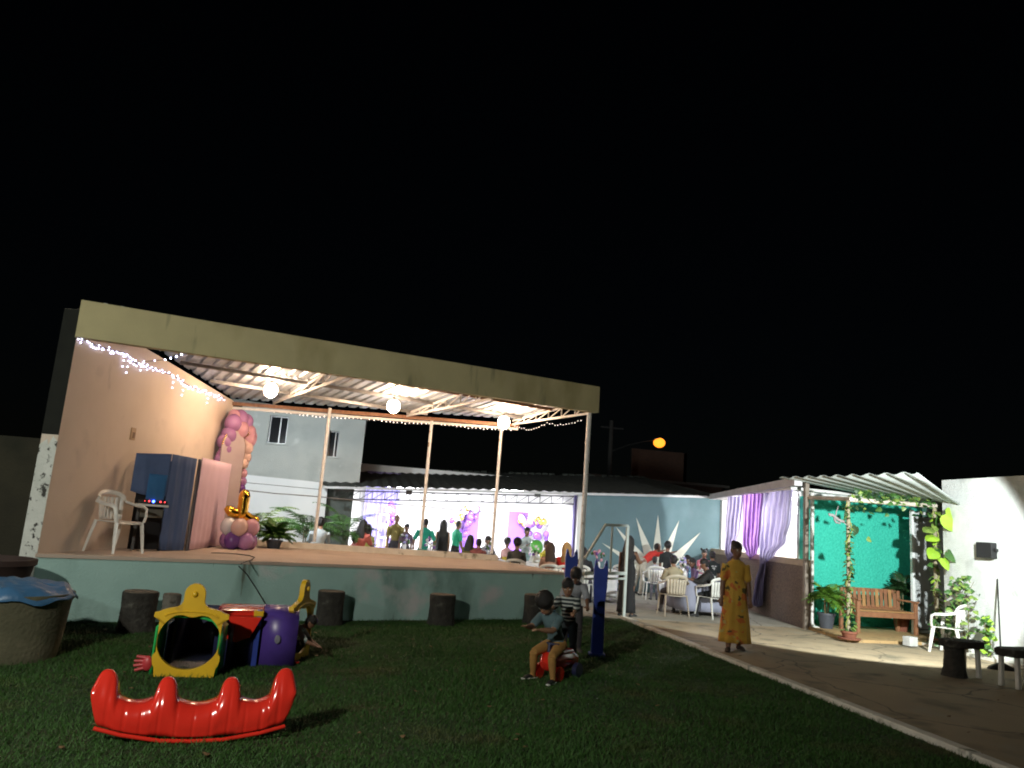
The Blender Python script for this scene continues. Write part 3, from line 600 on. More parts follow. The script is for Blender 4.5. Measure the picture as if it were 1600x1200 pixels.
# ================================================================ booth, panel, arch, balloons on the stage
b0 = on(247, 861, HS); b1 = on(287, 861, HS)
bt = thing('music_booth', 'navy cloth covered music booth on the stage beside pink screen', 'booth', (b0[0], b0[1], HS))
R0 = np.array(b0[:2]); R1 = np.array(b1[:2]); Lb = np.array([-3.36, 12.62])
top = zat(290, 715, R1); topL = zat(205, 707, Lb)
def clothsheet(name, P, Q, z0, z1, mat, folds=5, amp=.018, sag=0, thick=.006, parent=bt, z1b=None, z0b=None):
    P = np.array(P[:2], float); Q = np.array(Q[:2], float); d = Q-P; nn = np.array([-d[1], d[0]])/np.hypot(*d); g_ = []
    z1b = z1 if z1b is None else z1b; z0b = z0 if z0b is None else z0b
    for v in np.linspace(0, 1, 9):
        g_.append([(*(P + d*u + nn*amp*(1-.6*v)*(math.sin(u*folds*2*math.pi*.61 + 1.2*v + .7*math.sin(u*5)) + .5*math.sin(u*folds*9.1 + 2.2*v + 1))), ((z0*(1-u)+z0b*u)*(1-v)+(z1*(1-u)+z1b*u)*v) - sag*math.sin(u*math.pi)*(1-v)) for u in np.linspace(0, 1, folds*6+1)])
    m = MB(); m.sheet(g_); return m.build(name, mat, parent, True, thick=thick)
clothsheet('side_cloth', R0, R1, HS+.01, top+.02, cloth_blue, 4, .015, z1b=top)
zt0 = zat(192, 766, Lb); zr0 = zat(262, 776, R0)
clothsheet('front_banner', Lb, R0 + np.array([-.01, -.01]), zt0, topL, cloth_blue, 3, .012, sag=.03, z1b=top+.02, z0b=zr0)
q0 = Lb + (R0-Lb)*.42; clothsheet('led_glow_cloth', q0 + np.array([.02, -.04]), R0 + np.array([-.02, -.035]), zt0-.1, zt0+.28, cloth_lit, 2, .008, sag=.03)  # brighter sheet laid in for the blue LED glow on the booth cloth
m = MB(); m.wall(Lb + np.array([.04, .22]), R1 + np.array([-.2, .12]), .03, HS, top-.08); m.build('rear_panel', pm('booth_black', (.012, .012, .014), None, .9), bt)
bx_ = _n(R0-Lb); brz = math.atan2(bx_[1], bx_[0]); bn_ = np.array([-bx_[1], bx_[0]]); sh = Lb + (R0-Lb)*.66 + bn_*.06; zsh = zat(245, 788, sh)
m = MB(); m.box((sh[0], sh[1], zsh-.02), (.44, .26, .03), brz); m.build('shelf', white_plastic, bt)
for s in (-.18, .18):
    m = MB(); m.bar((*(sh+bx_*s), HS), (*(sh+bx_*s), zsh-.03), .04); m.build('shelf_leg', dark_metal, bt)
mc = (sh[0], sh[1], zsh); t = thing('audio_mixer', 'dark audio mixer with blue and red lights inside the booth', 'mixer', mc)
m = MB(); m.box((mc[0], mc[1], mc[2]+.03), (.4, .2, .05), brz); m.build('case', black_plastic, t, bevel=.008)
fx = lambda u: tuple(sh + bx_*u - bn_*.105)
for u, mt, r in ((.0, led_b, .02), (-.06, led_r, .012), (.1, led_r, .012), (.16, led_r, .009), (-.12, led_r, .006)):
    m = MB(); m.ball((*fx(u), mc[2]+.04), r, 8, 6); m.build('indicator', mt, t, True)
m = MB(); m.box((sh[0], sh[1], zsh-.14), (.32, .2, .13), brz); tag(m.build('equipment_case', pm('case_grey', (.11, .11, .09), None, .6), None, bevel=.01), 'grey equipment case under the mixer shelf in the booth', 'case')
# pink screen
K0, K1 = np.array(on(291, 861, HS)[:2]) + np.array([.02, .1]), np.array(on(344, 853, HS)[:2])
ps = thing('pink_screen', 'pale pink cloth screen standing right of the navy booth', 'screen', (K0[0], K0[1], HS))
z0_, z1_ = zat(316, 716, K0), zat(372, 727, K1)
P = K0; d = K1-K0; nn = np.array([-d[1], d[0]])/np.hypot(*d); g_ = []
for v in np.linspace(0, 1, 12): g_.append([(*(K0+d*u + nn*.022*max(0, .75-v)*math.sin(u*7*2*math.pi+.5*v)), HS+.01 + ((z0_*(1-u)+z1_*u)-HS)*v) for u in np.linspace(0, 1, 50)])
m = MB(); m.sheet(g_); m.build('cloth', cloth_pink, ps, True, thick=.006)
m = MB(); m.wall(K0+nn*.03, K1+nn*.03, .03, HS, (z0_-.02, z1_-.02)); m.build('frame_board', pm('board', (.3, .28, .3), None, .8), ps)
# arch panel with balloons
Ab = np.array(on(356, 851, HS)[:2]); ar = thing('arch_backdrop', 'mauve round topped party backdrop behind the pink screen', 'backdrop', (Ab[0], Ab[1], HS))
zt_ = zat(368, 673, Ab); wv = _n(np.array([.25, .97])); hw = .29; Hh = zt_-HS
outl = [(-hw, 0), (hw, 0), (hw, Hh-hw*1.2)] + [(hw*math.cos(a), Hh-hw*1.2 + hw*1.2*math.sin(a)) for a in np.linspace(.1, math.pi-.1, 18)] + [(-hw, Hh-hw*1.2)]
pd = _n(np.array([.97, -.25]))*.02; Ac = Ab + np.array([-.16, .02])
wv = _n(np.array([.62, .78])); pd = np.array([wv[1], -wv[0]])*.03
m = MB(); m.prism(outl, lambda u, z: (*(Ac + wv*u), HS+z), lambda u, z: (*(Ac + wv*u + pd), HS+z)); m.build('board', panel_grey, ar)
m = MB(); m.tube([(*(Ac+wv*u+pd*.5), HS+z) for u, z in outl[1:-1]], .014, 6); m.build('rim', b_gold, ar, True)
def balloon(c, r, mat, parent=None, name='balloon'):
    m = MB(); M = Matrix.Rotation(random.uniform(0, 6), 3, 'Z') @ Matrix.Rotation(random.uniform(-.5, .5), 3, 'X'); m.ball(c, (r, r, r*1.12), 14, 10, M)
    return m.build(name, mat, parent, True)
gar = thing('balloon_garland', 'pink and mauve balloon garland over the arch panel', 'balloon garland', (Ac[0], Ac[1], HS))
pxs = [(374, 655, 13, b_mauve), (364, 661, 12, b_mauve), (384, 659, 11, b_mauve), (376, 671, 12, b_pink), (388, 676, 11, b_pink), (370, 668, 10, b_mauve), (357, 680, 11, b_mauve), (350, 690, 10, b_mauve), (389, 687, 11, b_pink), (383, 694, 10, b_peach), (386, 700, 9, b_peach), (383, 676, 8, b_gold), (392, 682, 9, b_pink), (352, 702, 9, b_mauve), (346, 712, 8, b_mauve), (342, 718, 7, b_mauve), (383, 715, 9, b_peach), (380, 724, 8, b_peach), (379, 740, 7, b_pink), (378, 752, 7, b_mauve), (377, 764, 6, b_purple), (366, 650, 9, b_pink)]
for px, py, r, mt in pxs:
    P = onw(px, py, Ac, Ac+wv, random.uniform(.05, .16)); balloon(P, r*.0138, mt, gar)
# number balloon column
nb = np.array(on(371, 858, HS)[:2]); bc = thing('balloon_cluster', 'two tier base of pink and purple balloons at the screen foot', 'balloons', (nb[0], nb[1], HS))
for k in range(5):
    a = k*2*math.pi/5 + .5; balloon((nb[0]+.19*math.cos(a), nb[1]+.19*math.sin(a), HS+.15), .145, b_purple if k % 2 else b_mauve, bc); balloon((nb[0]+.2*math.cos(a+.5), nb[1]+.2*math.sin(a+.5), HS+.39), .145, (b_peach, b_peach, b_white, b_peach, b_pink)[k], bc)
nz = thing('number_balloon', 'shiny gold foil number one balloon above the balloon base', 'balloon', (nb[0], nb[1], HS+.5))
m = MB(); zt_ = zat(373, 764, nb); m.tube([(nb[0], nb[1], z) for z in np.linspace(HS+.5, zt_, 12)], [(.1*f, .115*f) for f in (.55, .85, .97, 1, .98, 1, .97, 1, 1.02, .98, .8, .4)], 16); m.build('upright', foil, nz, True)
d2 = _n(np.array([.94, .2]))
m = MB(); m.tube([(*(nb + d2*u), HS+.6 + .02*math.cos(u*20) - .32*u) for u in np.linspace(-.3, .3, 12)], [(.092*f, .092*f) for f in (.45, .85, 1, .97, 1, .98, .98, 1, .97, 1, .85, .45)], 16); m.build('foot_bar', foil, nz, True)

# ================================================================ fern / palm
def frond_mesh(name, L, leaf, n, droop, mat, width=.03):
    m = MB(); pts = []
    for i in range(n+1):
        u = i/n; pts.append(np.array([L*(u - .12*u*u), 0, L*(.55*u - droop*u*u)]))
    m.tube(pts, [.008*(1-.8*i/n)+.001 for i in range(n+1)], 5)
    for i in range(2, n+1):
        u = i/n; ll = leaf*math.sin(math.pi*min(.97, .15+.85*u))**.7
        dv = _n(pts[i]-pts[i-1])
        for s in (-1, 1):
            b = pts[i]; tip = b + ll*np.array([.55*dv[0], s*.78, .55*dv[2]-.32]) + np.array([0, 0, random.uniform(-.02, .02)]); mid = b*.5+tip*.5 + np.array([0, 0, ll*.1]); w = dv*width*.5
            m.add([b-w*.5, b+w*.5, mid+w, mid-w, tip], [(0, 1, 2, 3), (3, 2, 4)])
    me = m.build(name, mat, None); COL.objects.unlink(me); return me.data
def palm(name, label, cat, loc, nf, L, leaf, mat, elev=(20, 75), stemh=.1, pot=None, n=14, droop=.55, group=None, width=.03):
    t = thing(name, label, cat, loc, 0, group); x, y, z = loc; ph = 0
    mesh = [frond_mesh('frond', L*f, leaf, n, droop*f2, mat, width) for f, f2 in ((1, 1), (.85, 1.2))]
    if pot:
        r, h, pmat = pot; m = MB(); m.lathe((x, y, z), [(r*.72, 0), (r*.95, h*.85), (r*1.06, h*.86), (r*1.06, h), (r*.9, h), (r*.88, h*.9)], 20); m.build('pot', pmat, t, True)
        m = MB(); m.lathe((x, y, z+h*.86), [(r*.9, 0), (r*.5, .02)], 14); m.build('soil', soil, t); ph = h*.85
    m = MB()
    for k in range(3 if stemh > .15 else 1): m.tube([(x+.03*k-.03, y+.02*(k % 2), z+ph), (x+.05*k-.05, y+.03*(k % 2), z+ph+stemh)], [.018, .012], 6)
    m.build('stem', stem_m, t)
    for k in range(nf):
        o = bpy.data.objects.new('frond', mesh[k % 2]); COL.objects.link(o); o.parent = t
        o.location = (random.uniform(-.03, .03), random.uniform(-.03, .03), ph + stemh*random.uniform(.7, 1.0))
        o.rotation_euler = (random.uniform(-.25, .25), -math.radians(random.uniform(*elev)) + .45, k*2.4 + random.uniform(-.3, .3)); s = random.uniform(.8, 1.1); o.scale = (s, s, s)
    return t
p = on(426, 857, HS); palm('fern', 'dense dark fern in a pot on the stage beside the balloons', 'fern', (p[0], p[1]+.1, HS), 52, .5, .13, leaf_g, (20, 85), .06, (.16, .16, pot_grey), 16, .55, None, .045)
for i, (px, Y, py, nf, L, lb) in enumerate(((402, 19.2, 790, 11, 1.15, 'tall light palm directly behind the stage fern'), (478, 18.6, 785, 16, 1.1, 'bushy palm left of the first roof post behind the stage'), (540, 18.8, 770, 13, 1.15, 'tall palm right of the first roof post behind the stage'))):
    P = at(px, 835, Y); palm('palm_plant', lb, 'palm', (P[0], Y, 0), nf, L, .3, leaf_g if i else leaf_v, (20, 72), .95, (.2, .3, pot_grey), 15, .62, 'palms behind the stage', .04)
# planter box on white wall + pipe details
m = MB(); P = at(435, 815, 21.85); m.box((P[0], 21.84, P[2]), (.26, .12, .24)); tag(m.build('utility_box', white_plastic, None, bevel=.01), 'small pale utility box on the white wall behind the palms', 'box')

# ================================================================ rocking see-saw (local: along X)
def seesaw_mesh():
    L = .68; st_ = 121; ringn = 24; rings = []
    hump = [(-.595, .2, .083), (-.205, .175, .074), (.22, .175, .074), (.59, .22, .09)]
    for i in range(st_):
        x = -L + 2*L*i/(st_-1); u = x/L
        bot = .006 + .1*abs(u)**2.2
        top = .225 + .03*u*u; hw_ = 0
        for h, hh, w in hump:
            q4 = min(1, abs(x-h)/w); g4 = math.sqrt(1-q4**3); top += hh*.66*g4 + hh*.36*math.exp(-((x-h)/.115)**2); hw_ += g4
        e = abs(x)-.61
        if e > 0: q_ = e/.07; bot += .2*q_**1.5; top -= .02*q_**4
        top = max(top, bot+.03)
        wd = .15 - .04*u*u
        groove = 1 - .035*(math.cos(x*2*math.pi/.113) > .84)
        r = []
        for j in range(ringn):
            t = 2*math.pi*j/ringn; c_, s_ = math.cos(t), math.sin(t)
            yy = wd*math.copysign(abs(c_)**.5, c_)*groove; f = .5+.5*math.copysign(abs(s_)**.8, s_); zz = bot + (top-bot)*f
            if f > .5: yy *= 1 - (.5*hw_ + .22)*((f-.5)/.5)**1.3
            if f < .14: yy *= 1.1
            r.append((x, yy, zz))
        rings.append(r)
    m = MB(); m.rings(rings); return m
def seesaw(label, loc, rz):
    t = thing('rocking_seesaw', label, 'seesaw', loc, rz)
    o = seesaw_mesh().build('body', red_pl, t, True, True); md = o.modifiers.new('smooth', 'SUBSURF'); md.levels = 1; md.render_levels = 1
    for s in (-.205, .22):
        for yy in (-1, 1):
            m = MB(); m.ball((s-.012, yy*.062, .33), (.022, .014, .014), 10, 6); m.build('grip_hole_dark', black_plastic, t, True, True)  # black beads drawn for the shaded inside of the grip holes
    m = MB(); 
    for s in (-1, 1): m.tube([(-.62, s*.13, .095), (-.45, s*.15, .055), (-.2, s*.165, .018), (.0, s*.168, .013), (.2, s*.165, .018), (.45, s*.15, .055), (.62, s*.13, .095)], .014, 8)
    m.build('rocker_edge', red_pl, t, True, True); return t
s0 = on(165, 1128); c = on(300, 1150); seesaw('shiny red plastic rocking seesaw alone in front of the yellow tunnel', (-.965, 6.12, 0), math.radians(8))
rt = thing('ride_on_toy', 'low red plastic ride-on toy under the child in ochre trousers', 'ride-on toy', (2.4, 8.72, 0), math.radians(-46))
m = MB(); m.tube([(0, -.3, .16), (0, -.24, .19), (0, -.05, .2), (0, .15, .2), (0, .3, .17), (0, .34, .15)], [(.05, .05), (.1, .1), (.12, .1), (.12, .1), (.09, .09), (.03, .03)], 16, up=(1, 0, 0)); m.build('body', red_pl, rt, True, True)
m = MB(); m.box((0, .05, .285), (.2, .26, .05)); m.build('seat', red_pl, rt, local=True, bevel=.02)
for sx in (-1, 1):
    for sy in (-.2, .22):
        m = MB(); m.tube([(sx*.1, sy, .08), (sx*.155, sy, .08)], .08, 18); m.build('wheel', navy_pl if sy > 0 else red_pl, rt, True, True)
m = MB(); m.tube([(0, -.22, .22), (0, -.2, .38)], .02, 8); m.tube([(-.12, -.2, .38), (.12, -.2, .38)], .016, 8); m.build('handlebar', navy_pl, rt, True, True)

# ================================================================ play tunnel
tn = thing('play_tunnel', 'plastic crawl tunnel with yellow arched end panels, red and blue sections', 'play tunnel', (-1.3, 8.2, 0))
def panel_outline(w, hb, hh, knob):
    o_ = [(-w*.44, 0), (w*.44, 0), (w*.46, .1), (w*.5, .12), (w*.5, .2), (w*.46, .22), (w*.47, hb-.02), (w*.56, hb-.01), (w*.55, hb+.05)]
    for a in np.linspace(.35, 1.18, 7): o_.append((w*.56*math.cos(a)*1.02, hb-.02 + (hh-hb)*math.sin(a)*1.05))
    kx = .095
    o_ += [(kx, hh+.02)] + [(kx*math.cos(a), hh+knob-kx + kx*math.sin(a)) for a in np.linspace(0, math.pi, 12)] + [(-kx, hh+.02)]
    for a in np.linspace(math.pi-1.18, math.pi-.35, 7): o_.append((w*.56*math.cos(a)*1.02, hb-.02 + (hh-hb)*math.sin(a)*1.05))
    o_ += [(-w*.55, hb+.05), (-w*.56, hb-.01), (-w*.47, hb-.02), (-w*.46, .22), (-w*.5, .2), (-w*.5, .12), (-w*.46, .1)]
    return o_
def ring_panel(center, yaw, w, hb, hh, knob, hole_c, hole_r, th, mat, name='end_panel'):
    ol = panel_outline(w, hb, hh, knob); n = 72
    def resample(poly, n):
        P = np.array(poly + [poly[0]]); s = np.r_[0, np.cumsum(np.hypot(*np.diff(P, axis=0).T))]; q = np.linspace(0, s[-1], n, endpoint=False); return np.c_[np.interp(q, s, P[:, 0]), np.interp(q, s, P[:, 1])]
    P = resample(ol, n); ang = np.unwrap(np.arctan2(P[:, 1]-hole_c, P[:, 0])); H_ = np.c_[hole_r*1.06*np.cos(ang), hole_c + hole_r*np.sin(ang)]
    for h in H_:                                                    # small scallop at the top of the hole
        if h[1] > hole_c + hole_r*.86: h[1] -= .05*math.exp(-(h[0]/.09)**2)*1.0
    cs, sn = math.cos(yaw), math.sin(yaw)
    T = lambda u, z, dd: (center[0] + u*cs - dd*sn, center[1] + u*sn + dd*cs, center[2]+z)
    vs = [T(*P[i], -th) for i in range(n)] + [T(*H_[i], -th) for i in range(n)] + [T(*P[i], th) for i in range(n)] + [T(*H_[i], th) for i in range(n)]
    fs = []
    for i in range(n):
        j = (i+1) % n; fs += [(i, j, n+j, n+i), (2*n+i, 3*n+i, 3*n+j, 2*n+j), (i, 2*n+i, 2*n+j, j), (n+i, n+j, 3*n+j, 3*n+i)]
    m = MB(); m.add(vs, fs); m.build(name, mat, tn, bevel=.008)
    m = MB(); m.ball(T(0, hh+knob-.1, -th-.005), (.028, .028, .028), 10, 6); m.build('knob', yel_pl, tn, True)
    arc = [T(w*.42*math.cos(a), hb-.02 + (hh-hb)*.62*math.sin(a), -th-.004) for a in np.linspace(.3, math.pi-.3, 16)]
    m = MB(); m.tube(arc, .008, 6); m.build('moulding', yel_pl, tn, True)
pc = np.array([-1.42, 8.08, 0.0]); yaw1 = math.radians(4)
ring_panel(pc, yaw1, .6, .55, .66, .2, .33, .265, .028, yel_pl)
def shell(name, c, ax, L, w, h, mat, th=.02, leg=True):
    """half-open box section of tunnel: two sides and curved roof"""
    ax = _n(np.array(ax)); sd = np.array([ax[1], -ax[0]]); prof = [(-w/2, 0), (-w/2, h*.8), (-w*.36, h*.95), (-w*.15, h), (w*.15, h), (w*.36, h*.95), (w/2, h*.8), (w/2, 0)]
    g_ = [[(c[0]+ax[0]*s+sd[0]*u, c[1]+ax[1]*s+sd[1]*u, z) for u, z in prof] for s in np.linspace(0, L, 3)]
    m = MB(); m.sheet(g_); return m.build(name, mat, tn, True, thick=th)
shell('green_section', (pc[0]-.02, pc[1]+.03), (0.02, 1), .38, .58, .54, grn_pl)
shell('dark_section', (pc[0]+.01, pc[1]+.42), (.1, 1), .5, .6, .5, navy_pl)
shell('corner_section', (-1.32, 9.0), (1, .12), .42, .62, .5, navy_pl)
shell('blue_section', (-.86, 9.08), (1, .12), .36, .64, .56, pur_pl)
m = MB(); rr = []
for i in range(9):
    u = i/8; x = -1.3+.46*u; rr.append([(x, 8.62 + .78*v + .1*u, .505 + .045*math.sin(math.pi*v)) for v in np.linspace(0, 1, 7)])
m.sheet(rr); m.build('red_roof', red_pl, tn, True, thick=.03)
m = MB(); m.prism([(-.24, .0), (.24, 0), (.14, -.2), (0, -.26), (-.14, -.2)], lambda u, z: (-1.06+u*.95, 8.60+.05*u, .5+z), lambda u, z: (-1.06+u*.95, 8.63+.05*u, .5+z)); m.build('red_gable', red_pl, tn)
m = MB(); m.box((-.87, 8.73, .28), (.05, .05, .56), .12); m.build('blue_edge', blu_pl, tn); m = MB(); m.box((-.88, 8.74, .525), (.1, .08, .06), .12); m.build('yellow_joint', yel_pl, tn, bevel=.01)
m = MB(); m.wall((-1.7, 9.42), (-1.66, 8.5), .03, 0, .5); m.wall((-1.68, 9.4), (-.9, 9.46), .03, 0, .5); m.build('added_dark_wall', navy_pl, tn)  # navy walls added to close the corner and darken the tunnel inside
m = MB(); m.slab([(-1.68, 8.12), (-1.15, 8.12), (-1.1, 8.75), (-.5, 8.8), (-.55, 9.4), (-1.68, 9.4)], .0, .03); m.build('added_dark_floor', navy_pl, tn)  # navy sheet added so the tunnel inside stays dark
m = MB(); m.ball((-.66, 8.745, .27), (.03, .004, .045), 10, 6); m.build('animal_sticker', pm('sticker_grey', (.2, .2, .26), None, .6, 40), tn, True)
for (x, z) in ((-1.5, .5), (-1.3, .51)):
    m = MB(); m.box((x, 8.98, z-.05), (.07, .02, .1)); m.build('window_cut', pm('pale_opening', (.3, .36, .36), None, .7), tn)
ring_panel(np.array([-.46, 9.18, 0.0]), math.radians(74), .66, .55, .66, .2, .33, .265, .028, yel_pl)
m = MB(); hp = np.array([-1.77, 8.12])                                   # red hand shaped foot
m.ball((hp[0], hp[1], .1), (.05, .03, .07), 12, 8)
for k in range(4): m.tube([(hp[0]-.02, hp[1], .06+.03*k), (hp[0]-.1-.015*(k in (1, 2)), hp[1]-.01, .035+.042*k)], [.019, .013], 8)
m.build('hand_foot', pm('red_pink_plastic', (.55, .05, .06), None, .4), tn, True)
m = MB(); m.ball((-.47, 8.9, .02), (.06, .06, .02), 10, 6); m.build('red_foot', red_pl, tn, True)

# ================================================================ log stools along the stage, tanks
def log(label, c, r, h, mat, group='log stools along the stage'):
    t = thing('log_stool', label, 'stool', c, 0, group)
    m = MB(); m.lathe(c, [(r*1.05, 0), (r*.97, h*.25), (r*.94, h*.6), (r*.98, h*.93), (r*.97, h)], 28, .035); m.build('trunk', mat, t, True)
    m = MB(); m.lathe((c[0], c[1], h-.002), [(r*.93, 0), (r*.9, .012), (r*.4, .014)], 24, .03); m.build('cut_face', pm('cut_wood', (.13, .11, .085), (.07, .06, .045), .9, 14), t)
log('thick dark log stool left of the yellow tunnel', (-2.52, 10.62, 0), .215, .47, log_dark)
log('slim pale log stool beside the thick dark one', (-2.14, 10.6, 0), .11, .46, log_pale)
log('dark log stool behind the yellow tunnel end', (-.22, 12.0, 0), .2, .47, log_dark)
log('log stool alone in the middle of the stage front', (1.5, 12.55, 0), .21, .46, log_dark)
log('log stool behind the seated children at the stage end', (3.18, 13.25, 0), .2, .48, log_dark)
tk = thing('covered_tank', 'large round tank covered with a blue tarpaulin', 'tank', (-3.28, 8.7, 0))
m = MB(); m.lathe((-3.28, 8.7, 0), [(.5, 0), (.53, .2), (.56, .55), (.58, .58), (.58, .63), (.5, .63)], 40, .006); m.build('basin', tank_m, tk, True)
g_ = []
for i in range(13):
    r = .61*i/12
    g_.append([(-3.28+r*math.cos(a), 8.7+r*math.sin(a), .73 - .06*(i/12)**2 - (.09 if i == 12 else (.045 if i == 11 else 0)) + .022*math.sin(5*a+i*.7)*(i/12) + .015*math.sin(11*a-i)*(i/12)) for a in np.linspace(0, 2*math.pi, 61)])
m = MB(); m.sheet(g_); m.build('tarpaulin', tarp, tk, True, thick=.006)
m = MB(); m.lathe((-4.02, 9.8, 0), [(.4, 0), (.45, .5), (.5, .76), (.53, .78), (.53, .84), (.47, .84), (.44, .7), (.2, .68)], 36, .006); tag(m.build('dark_planter', tank_dark, None, True), 'dark round planter behind the blue covered tank', 'planter')

# ================================================================ blue play posts, white frame
def play_post(label, c, h, w, rz):
    t = thing('play_post', label, 'play post', c, rz, 'blue forked play posts')
    ol = [(-w*.5, 0), (w*.5, 0), (w*.48, h*.3), (w*.46, h*.55), (w*.56, h*.72), (w*.58, h*.9), (w*.5, h*.99), (w*.4, h), (w*.28, h*.96), (w*.2, h*.915), (0, h*.9), (-w*.2, h*.915), (-w*.28, h*.96), (-w*.4, h), (-w*.5, h*.99), (-w*.58, h*.9), (-w*.56, h*.72), (-w*.46, h*.55), (-w*.48, h*.3)]
    m = MB(); m.prism(ol, lambda u, z: (u, -.05, z), lambda u, z: (u, .05, z)); m.build('post', blu_pl, t, local=True, bevel=.015)
    for s in (-.38, .38):
        m = MB(); m.ball((s*w, -.052, h*.95), (.014, .006, .02), 8, 5); m.build('bolt', navy_pl, t, True, True)
    m = MB(); m.box((0, .0, .02), (w*1.3, .2, .04)); m.build('foot', blu_pl, t, local=True, bevel=.01)
play_post('near blue plastic play post with forked top by the lawn edge', (3.36, 10.3, 0), 1.26, .165, math.radians(-12))
play_post('far blue plastic play post behind the seated children', (3.42, 12.0, 0), 1.33, .17, math.radians(-10))
fr = thing('stair_frame', 'white tubular metal frame at the right end of the stage', 'frame', (4.8, 14.4, 0))
fA, fB = np.array([4.28, 14.15]), np.array([5.3, 14.7])
fz = lambda u, z: (*(fA*(1-u)+fB*u), z)
for p, q, w in ((fz(1, 0), fz(1, 1.78), .055), (fz(.62, .87), fz(.62, 1.76), .035), (fz(.44, 1.76), fz(1, 1.78), .05), (fz(.45, 1.76), fz(0, 1.1), .04), (fz(0, .84), fz(1, .86), .06), (fz(0, .74), fz(1, .76), .04)):
    m = MB(); m.bar(p, q, w); m.build('bar', pm('dull_green_white_paint', (.42, .47, .44), (.33, .37, .35), .6, 9), fr, bevel=.006)
# ================================================================ bench, pots, plants in the alcove
bn = thing('garden_bench', 'brown wooden slatted bench against the green alcove wall', 'bench', (10.55, 14.3, .055), math.radians(3))
L_ = 1.42
for x in (-L_/2+.035, L_/2-.035):
    for (y, h) in ((-.25, .62), (.25, .82)):
        m = MB(); m.box((x, y, h/2), (.065, .065, h)); m.build('leg', wood, bn, local=True, bevel=.006)
    m = MB(); m.box((x, -.02, .64), (.075, .6, .035)); m.build('armrest', wood, bn, local=True, bevel=.006)
    m = MB(); m.box((x, 0, .36), (.04, .44, .07)); m.build('side_rail', wood, bn, local=True)
m = MB(); m.box((0, -.25, .36), (L_-.14, .05, .1)); m.build('front_rail', wood, bn, local=True, bevel=.005)
for k in range(5):
    m = MB(); m.box((0, -.2+.095*k, .425), (L_-.08, .08, .025)); m.build('seat_plank', wood if k % 2 else wood2, bn, local=True, bevel=.004)
for z in (.47, .8):
    m = MB(); m.box((0, .245+.06*(z-.47), z), (L_-.14, .03, .075)); m.build('back_rail', wood, bn, local=True, bevel=.004)
for k in range(12):
    x = -L_/2+.13 + k*(L_-.26)/11; m = MB(); m.bar((x, .215, .47), (x, .24, .83), .075, .018, up=(0, 1, 0)); m.build('back_slat', (wood, wood2, wood)[k % 3], bn, local=True, bevel=.003)
palm('potted_palm', 'lime green palm in a slate pot by the white downpipe', 'potted plant', (9.52, 14.5, .055), 34, .5, .2, leaf_y if False else pm('leaf_fresh', (.13, .27, .03), (.06, .15, .02), .45, 5), (25, 85), .35, (.17, .3, pot_grey), 10, .75, None, .045)
palm('potted_palm', 'dark spiky palm behind the right end of the bench', 'potted plant', (11.4, 14.72, .055), 36, .45, .17, leaf_d, (5, 85), .62, (.17, .3, terracotta), 10, .5, None, .045)
def heart(m, P, dirv, nrm, s):
    d = _n(np.array(dirv, float)); n_ = _n(np.array(nrm, float)); a = _n(np.cross(d, n_)); 
    pts = [(0, 0), (.42, .05), (.5, .35), (.3, .72), (0, 1.08), (-.3, .72), (-.5, .35), (-.42, .05)]
    if s > .14:
        q_ = [(0, .06), (.16, -.05), (.33, -.03), (.45, .1), (.5, .28), (.48, .46), (.41, .64), (.29, .82), (.14, .99)]; pts = q_ + [(0, 1.12)] + [(-u, v) for u, v in q_[:0:-1]]
    k_ = len(pts); vs = [np.array(P) + s*(a*u + d*v - n_*.16*abs(u) - n_*.12*v*v) for u, v in pts] + [np.array(P) + s*(d*.45 + n_*.02)]
    m.add(vs, [(i, (i+1) % k_, k_) for i in range(k_)])
def vine(name, label, base, ztop, nl, mats, size=(.05, .1), leafmat=None, spread=.07):
    t = thing(name, label, 'vine', base, 0, 'pothos vines on the alcove posts')
    r = .13; m = MB(); m.lathe((base[0], base[1], base[2]), [(r*.8, 0), (r, .1), (r*1.12, .105), (r*1.12, .14), (r*.9, .14)], 18); m.build('bowl', terracotta, t, True)
    m = MB(); m.lathe((base[0], base[1], base[2]), [(r*1.5, 0), (r*1.55, .025), (r*1.3, .025)], 18); m.build('saucer', terracotta, t, True)
    m = MB(); m.tube([(base[0]+.05*math.cos(z*9), base[1]+.05*math.sin(z*9), z) for z in np.linspace(.12, ztop, 60)], .012, 6); m.build('stem', pm('vine_stem', (.32, .36, .08), (.2, .2, .07), .7, 20), t, True)
    ms = [MB() for _ in mats]
    for i in range(nl):
        z = .15 + (ztop-.15)*random.random(); a = random.uniform(0, 6.28); b = 1.6 if z < .5 else 1; s = random.uniform(*size)
        P = (base[0]+math.cos(a)*spread*b*random.uniform(.4, 1.2), base[1]+math.sin(a)*spread*b*random.uniform(.4, 1.2), z)
        heart(ms[i % len(ms)], P, (math.cos(a), math.sin(a), random.uniform(-1, .1)), (math.cos(a)*.6, math.sin(a)*.6, random.uniform(.3, 1)), s)
    for q, mt in zip(ms, mats):
        o = q.build('leaves', mt, t); o['kind'] = 'stuff'
    return t
vL = vine('pothos_vine', 'pothos vine climbing the post in front of the bench', (8.98, 12.98, .055), 2.5, 210, [leaf_v, leaf_g], (.045, .095))
vR = vine('pothos_vine', 'bright lime pothos vine on the post beside the white wall', (10.98, 13.18, .055), 2.5, 130, [leaf_v, leaf_y, leaf_g], (.045, .1), spread=.07)
